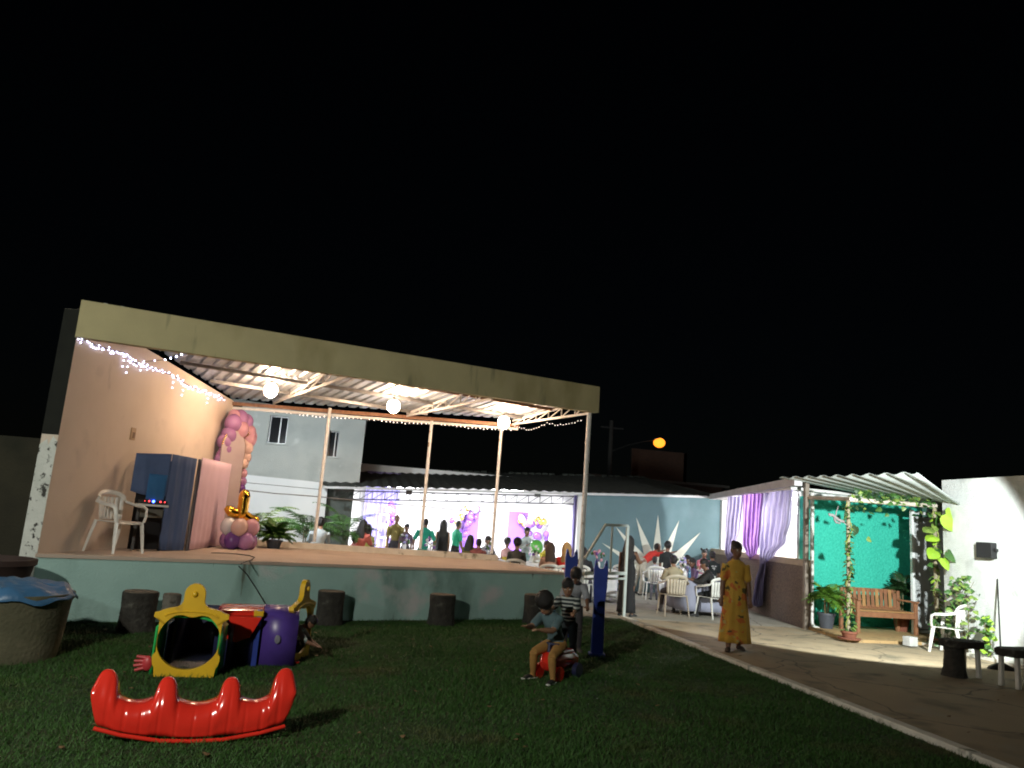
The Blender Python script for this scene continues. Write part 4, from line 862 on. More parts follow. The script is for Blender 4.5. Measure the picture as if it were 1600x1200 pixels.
for (px, py, s, dv, nr, mt) in ((1476, 802, .44, (.75, -.2, -.6), (-.35, -.9, .35), leaf_y), (1455, 826, .22, (-.9, -.3, -.2), (-.2, -.6, .8), leaf_v), (1462, 838, .24, (-.95, -.2, -.25), (-.1, -.5, .85), leaf_y), (1466, 818, .17, (-.4, -.4, .7), (0, -.9, .4), leaf_g), (1462, 860, .26, (-.8, -.4, -.5), (-.2, -.8, .5), leaf_y), (1480, 862, .26, (.6, -.4, -.6), (.2, -.9, .3), leaf_g), (1474, 872, .22, (.2, -.4, -.9), (.1, -.9, .3), leaf_y)):
    P = at(px, py, 12.7 if px > 1470 else 13.0); m = MB(); heart(m, P, dv, nr, s); m.build('large_leaf', mt, vR, thick=.003)
for k in range(22):
    z = random.uniform(1.45, 2.5); a = random.uniform(2.6, 6.2); P = (10.98+.07*math.cos(a), 13.16+.07*math.sin(a), z); m = MB()
    heart(m, P, (math.cos(a), math.sin(a)*.8, random.uniform(-.9, -.1)), (math.cos(a)*.4+random.uniform(-.3, .3), -.6, random.uniform(.3, .9)), random.uniform(.09, .16)); m.build('large_leaf', random.choice([leaf_v, leaf_y, leaf_g, leaf_v]), vR, thick=.002)
for (px, py, s, dv, mt) in ((1338, 822, .17, (-.3, -.3, -.9), leaf_d), (1325, 802, .1, (-.8, -.2, -.4), leaf_d), (1355, 840, .11, (.7, -.2, -.6), leaf_v)):
    P = at(px, py, 12.95); m = MB(); heart(m, P, dv, (.2, -.95, .2), s); m.build('large_leaf', mt, vL, thick=.003)
t = thing('pothos_runner', 'pothos vine trailing along the canopy beam', 'vine', (10, 13.1, 2.6)); m = MB(); m.tube([(8.98+2.0*u, 13.0+.2*u, 2.62 + .03*math.sin(u*14)) for u in np.linspace(0, 1, 40)], .01, 6); m.build('stem', MATS['vine_stem'], t)
ms = [MB(), MB(), MB()]
for i in range(170):
    u = random.random(); x = 8.98+2.0*u; drop = random.random() < .12 or (.52 < u < .6 and random.random() < .5)
    P = (x, 13.0+.2*u-.04, 2.64 - (random.uniform(.05, .3) if drop else random.uniform(-.1, .06))); a = random.uniform(0, 6.28)
    heart(ms[i % 3], P, (math.cos(a), math.sin(a)-.5, random.uniform(-.8, .5)), (random.uniform(-.4, .4), -.7, random.uniform(.1, .8)), random.uniform(.05, .12))
for q, mt in zip(ms, (leaf_d, leaf_v, leaf_g)): o = q.build('leaves', mt, t); o['kind'] = 'stuff'
# hanging driftwood figure beside the post
P = at(1308, 806, 12.95); t = thing('driftwood_ornament', 'grey driftwood figure hanging left of the vine post', 'ornament', P); q = lambda px, py: at(px, py, 12.95)
for pts, r in (([(1296, 804), (1301, 805), (1307, 810), (1313, 814), (1319, 815)], [.02, .028, .03, .03, .02]), ([(1305, 808), (1307, 799), (1310, 791)], [.014, .01, .005]), ([(1303, 810), (1306, 816), (1313, 818)], [.016, .02, .012]), ([(1295, 802), (1297, 806)], [.022, .018]), ([(1318, 816), (1326, 823), (1331, 826)], [.008, .006, .005])):
    m = MB(); m.tube([q(*p) for p in pts], r, 8); m.build('branch', pm('driftwood', (.3, .27, .27), (.17, .15, .15), .9, 20), t, True)
# plants by the right wall
for i, (px, py, h, nl, sp, mt, lb) in enumerate(((1512, 1012, 1.25, 170, .24, [leaf_g, leaf_v], 'loose leafy shrub against the white wall behind the chair'), (1478, 1000, .55, 100, .17, [leaf_g, leaf_d], 'low leafy plant at the foot of the vine post'), (1548, 1022, .62, 80, .08, [leaf_g, leaf_y], 'slim upright plant with yellow base near the broom'))):
    b = atx(px, py, 10.62); t = thing('wall_shrub', lb, 'shrub', (b[0], b[1], .03)); m = MB()
    for k in range(4): m.tube([(b[0], b[1], .03), (b[0]-.05+random.uniform(-sp, sp)*.5, b[1]+random.uniform(-sp, sp)*.6, h*.6), (b[0]-.05+random.uniform(-sp, sp)*.8, b[1]+random.uniform(-sp, sp), h)], [.01, .007, .004], 5)
    m.build('stems', stem_m, t); ms = [MB() for _ in mt]
    for j in range(nl):
        z = .08 + h*random.random()**.8; w = sp*(.4+.6*math.sin(min(1, z/h)*2.6)); a = random.uniform(0, 6.28)
        heart(ms[j % len(mt)], (b[0]-.05+w*random.uniform(-1, .6), b[1]+w*random.uniform(-1, 1), z), (math.cos(a), math.sin(a), random.uniform(-.6, .6)), (-.5, -.6, random.uniform(.2, 1)), random.uniform(.05, .11))
    for qq, m_ in zip(ms, mt): o = qq.build('leaves', m_, t); o['kind'] = 'stuff'
m = MB(); b = atx(1539, 1008, 10.5)
# slab benches, chair, broom
def slab_bench(label, c, rz, L, stump):
    t = thing('slab_bench', label, 'bench', c, rz, 'rustic slab benches by the path')
    n = 26; rng = random.Random(int(L*100)); out = []
    for k in range(n):
        a = 2*math.pi*k/n; out.append((L/2*math.copysign(abs(math.cos(a))**.6, math.cos(a))*(1+rng.uniform(-.04, .04)), .2*math.copysign(abs(math.sin(a))**.7, math.sin(a))*(1+rng.uniform(-.1, .1))))
    m = MB(); m.prism(out, lambda x, y: (x, y, .40), lambda x, y: (x, y, .50)); m.build('slab', log_dark, t, local=True, bevel=.02)
    if stump: m = MB(); m.lathe((stump, 0, 0), [(.17, 0), (.14, .12), (.125, .3), (.13, .405)], 22, .05); m.build('log_support', log_dark, t, True, True)
    for x in ((L*.3,) if stump else (-L*.3, L*.3)):
        for y in (-.1, .12): m = MB(); m.bar((x, y, .405), (x*1.03, y*1.1, 0), .06, .05); m.build('leg', white_plastic, t, local=True, bevel=.008)
slab_bench('rustic dark slab bench on a log and white legs beside the broom', (8.62, 9.9, .004), math.radians(8), .62, -.13)
slab_bench('second slab bench cut off by the right picture edge', (9.0, 9.25, .004), math.radians(10), .8, 0)
make_chair('white plastic chair behind the slab bench by the white wall', (10.38, 12.15), math.radians(-150), z=.004)
br = thing('broom', 'long handled dark broom leaning on the white wall', 'broom', (9.95, 10.6, 0)); hb = np.array([9.95, 10.62, .07]); ht = onw(1560, 905, (10.95, 13.28), (10.7, 3.0)) ; 
m = MB(); m.tube([hb, ht + np.array([-.02, 0, 0])], .012, 8); m.build('handle', black_plastic, br, True)
m = MB(); m.prism([(-.2, -.07), (.2, -.07), (.17, -.02), (.04, .04), (-.04, .04), (-.17, -.02)], lambda u, z: (hb[0]+u*.95, hb[1]-.03-u*.3, hb[2]+z), lambda u, z: (hb[0]+u*.95, hb[1]+.03-u*.3, hb[2]+z)); m.build('head', black_plastic, br, bevel=.008)
m = MB(); m.box((10.05, 12.75, .1), (.2, .16, .16), .2); tag(m.build('cement_block', pm('block_white', (.6, .6, .58), None, .85), None, bevel=.008), 'white cement block beside the right vine bowl', 'block')

# ================================================================ hall decoration
def hcurtain(label, x0_, x1_, Y, zt0_, zb_, mat, folds, grp):
    g_ = []
    for v in np.linspace(0, 1, 8): g_.append([(x0_+(x1_-x0_)*u, Y + .05*math.sin(u*folds*6.283 + v) + .015*math.sin(u*31), zt0_*(1-v)+zb_*v) for u in np.linspace(0, 1, folds*8+1)])
    m = MB(); m.sheet(g_); tag(m.build('curtain', mat, None, True), label, 'curtain', grp)
xa = at(568, 800, 25.5)[0]; xb = at(622, 800, 25.5)[0]
hcurtain('lilac curtain hung at the left of the hall back wall', xa, xb, 25.7, 3.0, .05, lilac, 7, 'lilac curtains of the hall')
xa = at(896, 800, HY+.3)[0]; hcurtain('lilac curtain at the right end of the hall beside the blue wall', xa, 6.38, HY+.35, 2.6, .05, lilac, 6, 'lilac curtains of the hall')
def dpanel(label, pa, pb, pyt, Y, mat):
    x0_, x1_ = at(pa, 820, Y)[0], at(pb, 820, Y)[0]; z = zat((pa+pb)/2, pyt, ((x0_+x1_)/2, Y)); w = x1_-x0_
    t = thing('party_backdrop', label, 'backdrop', ((x0_+x1_)/2, Y, 0), 0, 'purple party panels in the hall'); m = MB()
    m.box(((x0_+x1_)/2, Y, z/2), (w, .04, z-.02)); m.build('board', mat, t); m = MB(); m.box(((x0_+x1_)/2, Y+.15, .02), (w*.9, .3, .03)); m.build('foot', white_metal, t)
dpanel('tall purple party panel left of the third roof post', 716, 748, 799, 25.2, purple_pan)
dpanel('purple party panel right of the third roof post', 794, 824, 799, 25.2, purple_pan)
def hgar(label, Y, pts):
    P0 = at(*pts[0][:2], Y); t = thing('balloon_garland', label, 'balloon garland', P0, 0, 'balloon garlands in the hall')
    for px, py, r, mt in pts:
        P = at(px, py, Y + random.uniform(-.12, .05)); balloon(P, r*.021, mt, t)
gm = [b_purple, b_white, b_gold, b_white, lilac, b_mauve]
def cloud(pa, r0, r1, n, mats):
    out = []
    for i in range(n):
        u = random.random()*(len(pa)-1); k = int(u); f = u-k; out.append((pa[k][0]*(1-f)+pa[k+1][0]*f + random.uniform(-5, 5), pa[k][1]*(1-f)+pa[k+1][1]*f + random.uniform(-4, 4), random.uniform(r0, r1), random.choice(mats)))
    return out
hgar('white gold and purple balloon garland on the left purple panel', 25.0, cloud([(710, 815), (725, 800), (738, 793), (748, 796)], 2.5, 5.5, 34, [b_white, b_gold, lilac, b_purple, b_white]))
hgar('purple balloon column running down the left purple panel', 25.0, cloud([(740, 802), (733, 815), (730, 830), (727, 848)], 3, 5, 22, [b_purple, purple_pan]))
hgar('purple and white balloon garland on the right purple panel', 25.0, cloud([(812, 806), (820, 815), (838, 818), (852, 812)], 2.5, 5.5, 36, [b_white, b_white, b_gold, b_purple]))
hgar('purple balloons at the foot of the right garland', 25.0, cloud([(815, 812), (830, 830), (838, 838), (852, 838)], 3, 6, 18, [b_purple, purple_pan]))
hgar('purple balloon column beside the white shelf in the hall', 25.0, cloud([(612, 790), (610, 805), (614, 825), (612, 850)], 3, 5, 24, [purple_pan, b_purple, b_white]))
# ladder shelf
sx0, sx1 = at(592, 820, 24.6)[0], at(606, 820, 24.6)[0]; zt_ = zat(600, 803, ((sx0+sx1)/2, 24.6)); t = thing('ladder_shelf', 'white and gold open shelf tower in the hall', 'shelf', ((sx0+sx1)/2, 24.6, 0))
gold_m = pm('gold_frame', (.7, .55, .25), None, .35, metal=.6)
for x in (sx0, sx1):
    for y in (24.5, 24.8): m = MB(); m.bar((x, y, 0), (x, y, zt_), .025); m.build('upright', gold_m, t)
for z in (zt_-.02, zt_-.38, zt_-.72): m = MB(); m.box(((sx0+sx1)/2, 24.65, z), (sx1-sx0, .33, .03)); m.build('shelf_board', white_plastic, t)
for k in range(4):
    m = MB(); m.ball((sx0+.04+(sx1-sx0-.08)*k/3, 24.6, zt_-.38+.055), .04, 8, 6); tag(m.build('party_favour', b_gold if k % 2 else b_white, None, True), ['leftmost white', 'second gold', 'third white', 'rightmost gold'][k] + ' favour on the middle board of the shelf tower', 'party favour', 'favours on the shelf tower')
# tables with cloths
def table(label, c, r, mat, h=.74, sq=False):
    t = thing('party_table', label, 'table', (c[0], c[1], 0), 0, 'cloth covered party tables')
    m = MB(); m.lathe((c[0], c[1], 0), [(.2, 0), (.04, .05), (.04, h-.03)], 14); m.build('pedestal', white_plastic, t)
    n = 64; rr = []
    for v in np.linspace(0, 1, 8):
        row = []
        for j in range(n+1):
            a = 2*math.pi*j/n; s = (1/max(abs(math.cos(a)), abs(math.sin(a))) if sq else 1); s = min(s, 1.3)
            if v < .3: R_ = r*s*v/.3; z = h
            else: q_ = (v-.3)/.7; R_ = r*s*(1 + .05*q_ + .05*q_*math.sin(a*11)); z = h - q_*(h-.12)
            row.append((c[0]+R_*math.cos(a), c[1]+R_*math.sin(a), z))
        rr.append(row)
    m = MB(); m.sheet(rr); m.build('tablecloth', mat, t, True, thick=.004); return t
def centrepiece(label, c, z, mats, n=16, r=.12):
    t = thing('centrepiece', label, 'centrepiece', (c[0], c[1], z), 0, 'flower centrepieces on the tables'); m = MB(); m.lathe((c[0], c[1], z), [(.05, 0), (.06, .1), (.04, .16)], 10); m.build('vase', b_white, t, True)
    for k in range(n):
        m = MB(); m.ball((c[0]+random.uniform(-r, r), c[1]+random.uniform(-r, r), z+.16+random.uniform(0, 2*r)), random.uniform(.025, .045), 8, 6); m.build('flower', random.choice(mats), t, True)
fl = [b_white, lilac, b_purple, b_white, leaf_g]
for px, Y, lb, mt in ((632, 21.6, 'white table by the man in olive shirt', cloth_white), (672, 20.2, 'white table in front of the green shirted guest', cloth_white), (765, 19.4, 'white table left of the third roof post', cloth_white), (835, 19.2, 'white table by the guests with long hair', cloth_white)):
    P = at(px, 850, Y); table(lb, P, .42, mt, sq=True); centrepiece('flower centrepiece on the ' + lb, P, .745, fl)
P = at(1088, 940, 16.3); TB = P; table('slate cloth table at the front of the terrace', P, .55, cloth_slate, sq=True)
for lb, c in (('white flower vase on the slate table', (P[0]-.25, P[1]+.1)), ('pink flower vase on the slate table', (P[0]+.3, P[1]+.25))): centrepiece(lb, c, .745, [b_white, b_pink if 'pink' in lb else b_white, leaf_g, lilac], 14, .1)
m = MB(); m.lathe((P[0]-.32, P[1]-.3, .745), [(.035, 0), (.037, .14), (.028, .18), (.012, .22), (.012, .26)], 12); tag(m.build('soda_bottle', pm('blue_bottle', (.05, .16, .3), None, .2), None, True), 'blue drink bottle standing on the slate table', 'bottle')
for i, (dx, dy) in enumerate(((.05, -.3), (.2, -.25), (.35, -.1))):
    m = MB(); m.lathe((P[0]+dx, P[1]+dy, .745), [(.03, 0), (.038, .1), (.034, .1), (.028, .01)], 12); tag(m.build('plastic_cup', white_plastic, None, True), ['white cup beside the blue bottle on the slate table', 'white cup in the middle of the slate table', 'white cup at the right of the slate table'][i], 'cup', 'cups on the slate table')
P2 = at(1065, 905, 19.6); table('white table with plates under the sunburst wall', P2, .5, cloth_white, sq=True); centrepiece('white flower vase under the sunburst wall', P2, .745, [b_white, lilac, leaf_g], 14, .12)
P3 = at(935, 870, 18.2); table('white table with pink flowers behind the blue play posts', P3, .4, cloth_white, sq=True); centrepiece('pink flowers on the table behind the blue play posts', P3, .745, [b_pink, b_pink, b_purple, leaf_g], 18, .13)
make_chair('white plastic chair below the red shirted man', (*on(1022, 937)[:2],), math.radians(168))
make_chair('pale plastic chair with its back to the lawn at the slate table', (*on(1051, 962)[:2],), math.radians(176), mat=pm('beige_plastic', (.55, .48, .38), (.45, .39, .3), .4, 9))
for px, Y, rz, lb in ((1115, 15.6, 200, 'white plastic chair under the dark clad guest right of the slate table'), (975, 18.6, 150, 'white plastic chair behind the woman in black'), (845, 20.4, 30, 'white plastic chair in front of the lilac curtain'), (735, 22.3, 170, 'white plastic chair beside the green shirted man'), (560, 18.6, 180, 'white plastic chair under the woman in coral'), (500, 17.9, 180, 'white plastic chair under the man in pale shirt')):
    P = at(px, 880, Y); make_chair(lb, (P[0], Y), math.radians(rz), z=.007)
m = MB(); P = at(838, 855, 20.3); m.ball((P[0], P[1], P[2]), (.18, .18, .2), 16, 12); tag(m.build('green_balloon', pm('balloon_green', (.12, .5, .08), None, .3), None, True), 'bright green balloon behind the guests with long hair', 'balloon')

# ================================================================ grass blades
def grass():
    N = 330000; Yr = 3.6 + (14.4-3.6)*RNG.random(N)**1.35; wl_ = np.maximum(-4.6, -.62*Yr - .3); wr_ = 5.25
    X = wl_ + (wr_-wl_)*RNG.random(N)
    ok = ~((Yr > 10.85 + (X+3.85)*3.25/7.75 - .02) & (X < 3.95)) & (Yr < 14.7); X = X[ok]; Yr = Yr[ok]; n = len(X)
    patch = np.sin(X*2.1+1.3*np.sin(Yr*1.4))*np.sin(Yr*1.7+X*.6)
    h = (.014 + .034*RNG.random(n)**1.5)*(1 + .45*patch); a = RNG.random(n)*6.283; w = .0028 + .0022*RNG.random(n); l = h*(.3+.9*RNG.random(n)); b = RNG.random(n)*6.283
    v = np.empty((n, 3, 3)); dx, dy = np.cos(a)*w, np.sin(a)*w
    v[:, 0] = np.c_[X-dx, Yr-dy, np.zeros(n)]; v[:, 1] = np.c_[X+dx, Yr+dy, np.zeros(n)]; v[:, 2] = np.c_[X+np.cos(b)*l, Yr+np.sin(b)*l, h]
    me = bpy.data.meshes.new('grass'); me.vertices.add(3*n); me.vertices.foreach_set('co', v.ravel()); me.loops.add(3*n); me.loops.foreach_set('vertex_index', np.arange(3*n, dtype=np.int32))
    me.polygons.add(n); me.polygons.foreach_set('loop_start', np.arange(0, 3*n, 3, dtype=np.int32)); me.polygons.foreach_set('loop_total', np.full(n, 3, dtype=np.int32)); me.update()
    mt = layer(pm('grass_blade', (.032, .105, .011), (.018, .066, .007), .7, 1.6), (.08, .062, .022), .9, .56, .74, 9); me.materials.append(mt)
    o = bpy.data.objects.new('grass', me); COL.objects.link(o); tag(o, 'short dark green grass covering the lawn', 'grass', kind='stuff')
grass()

m = MB()
for k in range(170):
    x, y = random.uniform(-3.5, 9.5), random.uniform(4.5, 14.5)
    if y > 10.6 + (x+3.85)*3.25/7.75 - .1 and x < 4.3: continue
    a = random.uniform(0, 6.28); z = .03 if x < 5.25 else .012
    heart(m, (x, y, z), (math.cos(a), math.sin(a), random.uniform(-.1, .3)), (random.uniform(-.4, .4), random.uniform(-.4, .4), 1), random.uniform(.025, .05))
tag(m.build('fallen_leaves', pm('dry_leaf', (.2, .12, .05), (.1, .06, .03), .8, 30)), 'small dry leaves scattered over the lawn and path', 'leaves', kind='stuff')
# ================================================================ people
SKINS = [pm('skin_a', (.2, .1, .06), (.17, .085, .05), .5, 8), pm('skin_b', (.32, .18, .11), (.27, .15, .09), .5, 8), pm('skin_c', (.12, .06, .035), (.1, .05, .03), .5, 8)]
HAIR = {'black': pm('hair_black', (.012, .01, .009), (.006, .005, .005), .45, 30, .8, 90), 'brown': pm('hair_brown', (.05, .025, .015), (.025, .013, .008), .45, 30, .8, 90), 'blond': pm('hair_blond', (.42, .26, .1), (.28, .16, .06), .45, 30, .8, 90)}
eye_w = pm('eye_white', (.7, .68, .64), None, .3); eye_d = pm('eye_dark', (.02, .012, .01), None, .2); lip_m = pm('lips', (.22, .07, .06), None, .45)
def cm(col, name=None): return pm(name or 'cloth_%03d_%03d_%03d' % tuple(int(c*255) for c in col), col, None, .85, 14, .3, 60)
PENDING = []
def person(label, loc, rz=0, H=1.65, pose='stand', top=(.5, .5, .5), bottom=(.05, .05, .06), shoe=(.05, .05, .05), hair='short', haircol='black', skin=0, sleeve=.45, legs=1.0, face=True, seat=.45, hero=False, over=None, dress=None, z=0, female=False, sole=False, print_=False, topm=None):
    t = thing('person', label, 'person', (loc[0], loc[1], z), rz, None)
    Z = np.array
    ps = dict(hip=.52, lean=2, L=[(3, 4, 5), (-2, 4, 3)], A=[(6, 9, 14, .05), (4, 9, 16, .05)], head=(5, 0))
    if pose == 'sit': ps.update(hip=(seat+.075)/H, lean=4, L=[(84, 8, 84), (82, 8, 80)], A=[(32, 10, 55, .25), (30, 10, 60, .25)], head=(8, 0))
    if pose == 'walk': ps.update(L=[(14, 2, 10), (-12, 2, 8)], A=[(-8, 12, 10, .0), (10, 10, 14, .05)])
    if pose == 'bend': ps.update(lean=58, L=[(-8, 6, 4), (-10, 6, 4)], A=[(60, 8, 10, .1), (64, 8, 8, .1)], head=(-25, 0))
    if pose == 'crouch': ps.update(hip=.22, lean=30, L=[(95, 14, 125), (90, 14, 120)], A=[(60, 8, 30, .1), (55, 8, 30, .1)], head=(10, 0))
    if pose == 'ride': ps.update(hip=(seat+.075)/H, lean=16, L=[(72, 14, 70), (66, 14, 58)], A=[(38, 6, 40, .35), (36, 6, 40, .35)], head=(26, -8))
    if over: ps.update(over)
    rd = math.radians; hip = Z([0, 0, ps['hip']*H]); ln = rd(ps['lean']); sp = Z([0, -math.sin(ln), math.cos(ln)]); fwd = Z([0, -math.cos(ln), -math.sin(ln)]); X = Z([1., 0, 0])
    if pose == 'sit' and 'hipy' not in ps: pass
    m = MB(); segs = []                                            # (p, q, r0, r1, tag)
    kid = H < 1.35; hk = 1.22 if kid else 1.0; shw = (.098 if female else .112) * (.95 if kid else 1)
    # torso
    waist = .062 if female else .072; hipw = .092 if female else .083
    lv = [(-.055, .05, .05), (-.03, hipw*.85, .062), (.01, hipw, .068), (.06, (hipw+waist)/2, .06), (.11, waist, .055), (.17, .082, .063), (.22, .092, .066), (.265, shw*.98, .056), (.295, shw*.72, .045), (.312, .04, .038), (.33, .03, .033)]
    rings = []
    for s, a, b in lv:
        c = hip + sp*s*H; rings.append([c + X*a*H*math.copysign(abs(math.cos(q))**.85, math.cos(q)) + fwd*b*H*math.sin(q) for q in np.linspace(0, 2*math.pi, 18, endpoint=False)])
    m.rings(rings)
    for s_ in (-1, 0, 1):
        segs.append((hip + X*s_*.04*H + sp*-.03*H, hip + X*s_*.04*H + sp*.035*H, .055*H, .055*H, 'bottom')); segs.append((hip + X*s_*.045*H + sp*.06*H, hip + X*s_*.05*H + sp*.27*H, .055*H, .055*H, 'top'))
    # neck and head
    nb_ = hip + sp*.315*H; hp, hy = rd(ps['head'][0]), rd(ps['head'][1]); tot = ln*.5 + hp
    hu = Z([0, -math.sin(tot), math.cos(tot)]); hf = Z([math.sin(hy)*math.cos(tot), -math.cos(tot)*math.cos(hy), -math.sin(tot)]); hx = np.cross(hf, hu)*-1; hx = _n(hx)
    hc = nb_ + sp*.012*H + hu*.078*H*hk + hf*.012*H
    m.tube([nb_ - sp*.02*H, nb_ + (hc-nb_)*.55], [.034*H, .031*H], 12); segs.append((nb_ - sp*.005*H, hc, .031*H, .031*H, 'skin'))
    hr = []
    for (zz, a, b, fo) in ((-.066, .012, .014, .022), (-.06, .026, .03, .016), (-.045, .036, .042, .01), (-.02, .043, .05, .003), (.005, .046, .054, 0), (.03, .046, .055, -.002), (.05, .04, .049, -.003), (.063, .026, .033, -.004), (.07, .01, .014, -.004)):
        c = hc + hu*zz*H*hk + hf*fo*H*hk; hr.append([c + hx*a*H*hk*math.cos(q) + hf*b*H*hk*math.sin(q) for q in np.linspace(0, 2*math.pi, 18, endpoint=False)])
    m.rings(hr); segs.append((hc - hu*.02*H*hk, hc + hu*.03*H*hk, .048*H*hk, .048*H*hk, 'skin'))
    m.tube([hc + hf*.048*H*hk + hu*.008*H*hk, hc + hf*.062*H*hk - hu*.014*H*hk, hc + hf*.052*H*hk - hu*.02*H*hk], [.006*H, .0085*H, .006*H], 8)   # nose
    for s_ in (-1, 1): m.ball(hc + hx*s_*.047*H*hk - hf*.004*H*hk, (.008*H, .012*H, .018*H), 8, 6)
    for ey in (-1, 1): m.tube([hc + hx*ey*.008*H*hk + hf*.054*H*hk - hu*.036*H*hk, hc + hx*ey*.018*H*hk + hf*.049*H*hk - hu*.034*H*hk], .0045*H, 6)  # lips
    # legs
    feet = []
    for s_, (pt, sd, kb) in zip((-1, 1), ps['L']):
        h0 = hip + X*s_*.047*H - Z([0, 0, .01*H]); a1 = rd(pt); d1 = _n(Z([s_*math.sin(rd(sd)), -math.sin(a1), -math.cos(a1)])); a2 = rd(pt-kb); d2_ = _n(Z([s_*math.sin(rd(sd))*.5, -math.sin(a2), -math.cos(a2)]))
        kn = h0 + d1*.245*H; an = kn + d2_*.235*H
        if pose in ('stand', 'walk', 'bend', 'sit', 'ride', 'crouch'): 
            lo = an[2] - .035*H
            if lo < 0 or pose in ('sit', 'ride', 'crouch'): an = an + Z([0, 0, .035*H - an[2]]) if an[2] < .12*H or pose in ('sit', 'ride') else an
        m.tube([h0, h0*.5+kn*.5, kn], [.058*H, .05*H, .037*H], 12); m.tube([kn, kn*.62+an*.38, an], [.037*H, .035*H, .023*H], 12)
        ext = .006*H if legs > .2 else 0
        segs.append((h0, h0*.5+kn*.5, .056*H, .05*H, 'bottom')); segs.append((h0*.5+kn*.5, kn, .05*H, .037*H, 'bottom' if legs > .3 else 'skin'))
        cut = kn + (an-kn)*min(1, max(.02, (legs-.5)*2)); segs.append((kn, cut, .036*H, .03*H, 'bottom' if legs > .5 else 'skin'))
        if legs < 1: segs.append((cut + (an-kn)*.03, an, .03*H, .023*H, 'skin'))
        fd_ = _n(Z([s_*.22, -1, 0])); heel = an + Z([0, 0, -.018*H]) - fd_*.02*H; toe = an + Z([0, 0, -.024*H]) + fd_*.105*H
        m.tube([heel - fd_*.012*H, heel, an*.4+toe*.6 + Z([0, 0, .004*H]), toe, toe + fd_*.02*H], [(.018*H, .017*H), (.023*H, .02*H), (.027*H, .018*H), (.026*H, .013*H), (.012*H, .007*H)], 10, up=(0, 0, 1))
        segs.append((heel, toe + fd_*.01*H, .024*H, .024*H, 'shoe')); feet.append((heel, toe, fd_))
    # arms
    for s_, (pt, ab, eb, inw) in zip((-1, 1), ps['A']):
        s0 = hip + sp*.268*H + X*s_*(shw-.012)*H; a1 = rd(pt) + ln*.6; d1 = _n(Z([s_*math.sin(rd(ab)), -math.sin(a1), -math.cos(a1)*math.cos(rd(ab))])); el = s0 + d1*.168*H
        a2 = a1 + rd(eb); d2_ = _n(Z([-s_*inw + s_*math.sin(rd(ab))*.5, -math.sin(a2), -math.cos(a2)])); wr = el + d2_*.148*H
        m.tube([s0, s0*.5+el*.5, el], [.036*H, .031*H, .025*H], 12); m.tube([el, el*.65+wr*.35, wr], [.025*H, .025*H, .016*H], 12)
        if sleeve > 0:
            f = min(1, sleeve*2); c_ = s0 + (el-s0)*f; segs.append((s0, c_, .035*H, .03*H, 'top')); m.tube([s0, c_], [.041*H, .038*H], 12)
            if sleeve > .5: c2 = el + (wr-el)*(sleeve-.5)*2; segs.append((el, c2, .028*H, .024*H, 'top')); m.tube([el, c2], [.031*H, .024*H], 12)
            else: segs.append((c_ + (el-c_)*.08, el, .028*H, .025*H, 'skin'))
        else: segs.append((s0, el, .035*H, .025*H, 'skin'))
        if sleeve <= .98: segs.append((el if sleeve <= .5 else c2 + d2_*.01*H, wr, .024*H, .016*H, 'skin'))
        # hand: palm, four curled fingers, thumb on the side
        pn = _n(np.cross(d2_, X*s_)); side = _n(np.cross(pn, d2_)); pe = wr + d2_*.05*H
        m.tube([wr, wr*.5+pe*.5, pe], [(.013*H, .012*H), (.021*H, .011*H), (.022*H, .009*H)], 10, up=pn); segs.append((wr, pe, .02*H, .02*H, 'skin'))
        for k in range(4):
            b = pe + side*(-.0165+.011*k)*H; ll = (.036, .042, .039, .03)[k]*H; q1 = b + d2_*ll*.5 - pn*ll*.08; q2 = q1 + d2_*ll*.4 - pn*ll*.3
            m.tube([b - d2_*.008*H, q1, q2], [.0056*H, .0052*H, .004*H], 7); segs.append((b, q2, .006*H, .004*H, 'skin'))
        tb = wr + d2_*.016*H + side*(.017*H)*(-s_ if True else 1); tq = tb + (d2_*.7 + side*-s_*.6)*.03*H; m.tube([tb, tq, tq + d2_*.018*H], [.0075*H, .0065*H, .005*H], 7); segs.append((tb, tq, .007*H, .006*H, 'skin'))
    # body as one continuous surface
    me = bpy.data.meshes.new('tmp'); me.from_pydata(m.v, [], m.f); bm = bmesh.new(); bm.from_mesh(me); bmesh.ops.recalc_face_normals(bm, faces=bm.faces); bm.to_mesh(me); bm.free()
    o = bpy.data.objects.new('tmp', me); COL.objects.link(o); r_ = o.modifiers.new('r', 'REMESH'); r_.mode = 'VOXEL'; r_.voxel_size = (.0062 if hero else .0095)*H; r_.use_smooth_shade = True
    s2 = o.modifiers.new('s', 'SMOOTH'); s2.factor = .5; s2.iterations = 2 if hero else 2
    mats = [SKINS[skin], topm or cm(top), cm(bottom), cm(shoe)]
    PENDING.append((o, t, mats, segs))
    # face
    if face:
        for s_ in (-1, 1):
            e = MB(); pe = hc + hx*s_*.0195*H*hk + hf*.0475*H*hk + hu*.006*H*hk; e.ball(pe, .0078*H*hk, 10, 8); e.cur = 1; e.ball(pe + hf*.0042*H*hk, .0048*H*hk, 8, 6); e.build('eye', [eye_w, eye_d], t, True, True)
        e = MB()
        for s_ in (-1, 1): e.tube([hc + hx*s_*.03*H*hk + hf*.045*H*hk + hu*.02*H*hk, hc + hx*s_*.018*H*hk + hf*.0525*H*hk + hu*.0235*H*hk, hc + hx*s_*.008*H*hk + hf*.054*H*hk + hu*.021*H*hk], .003*H, 6)
        e.build('eyebrows', HAIR['black'], t, True, True)
        e = MB(); e.tube([hc + hx*u*.019*H*hk + hf*(.0545-.005*u*u)*H*hk - hu*(.0355-.002*u*u)*H*hk for u in np.linspace(-1, 1, 7)], [.001*H, .0035*H, .0045*H, .0045*H, .0045*H, .0035*H, .001*H], 6); e.build('mouth', lip_m, t, True, True)
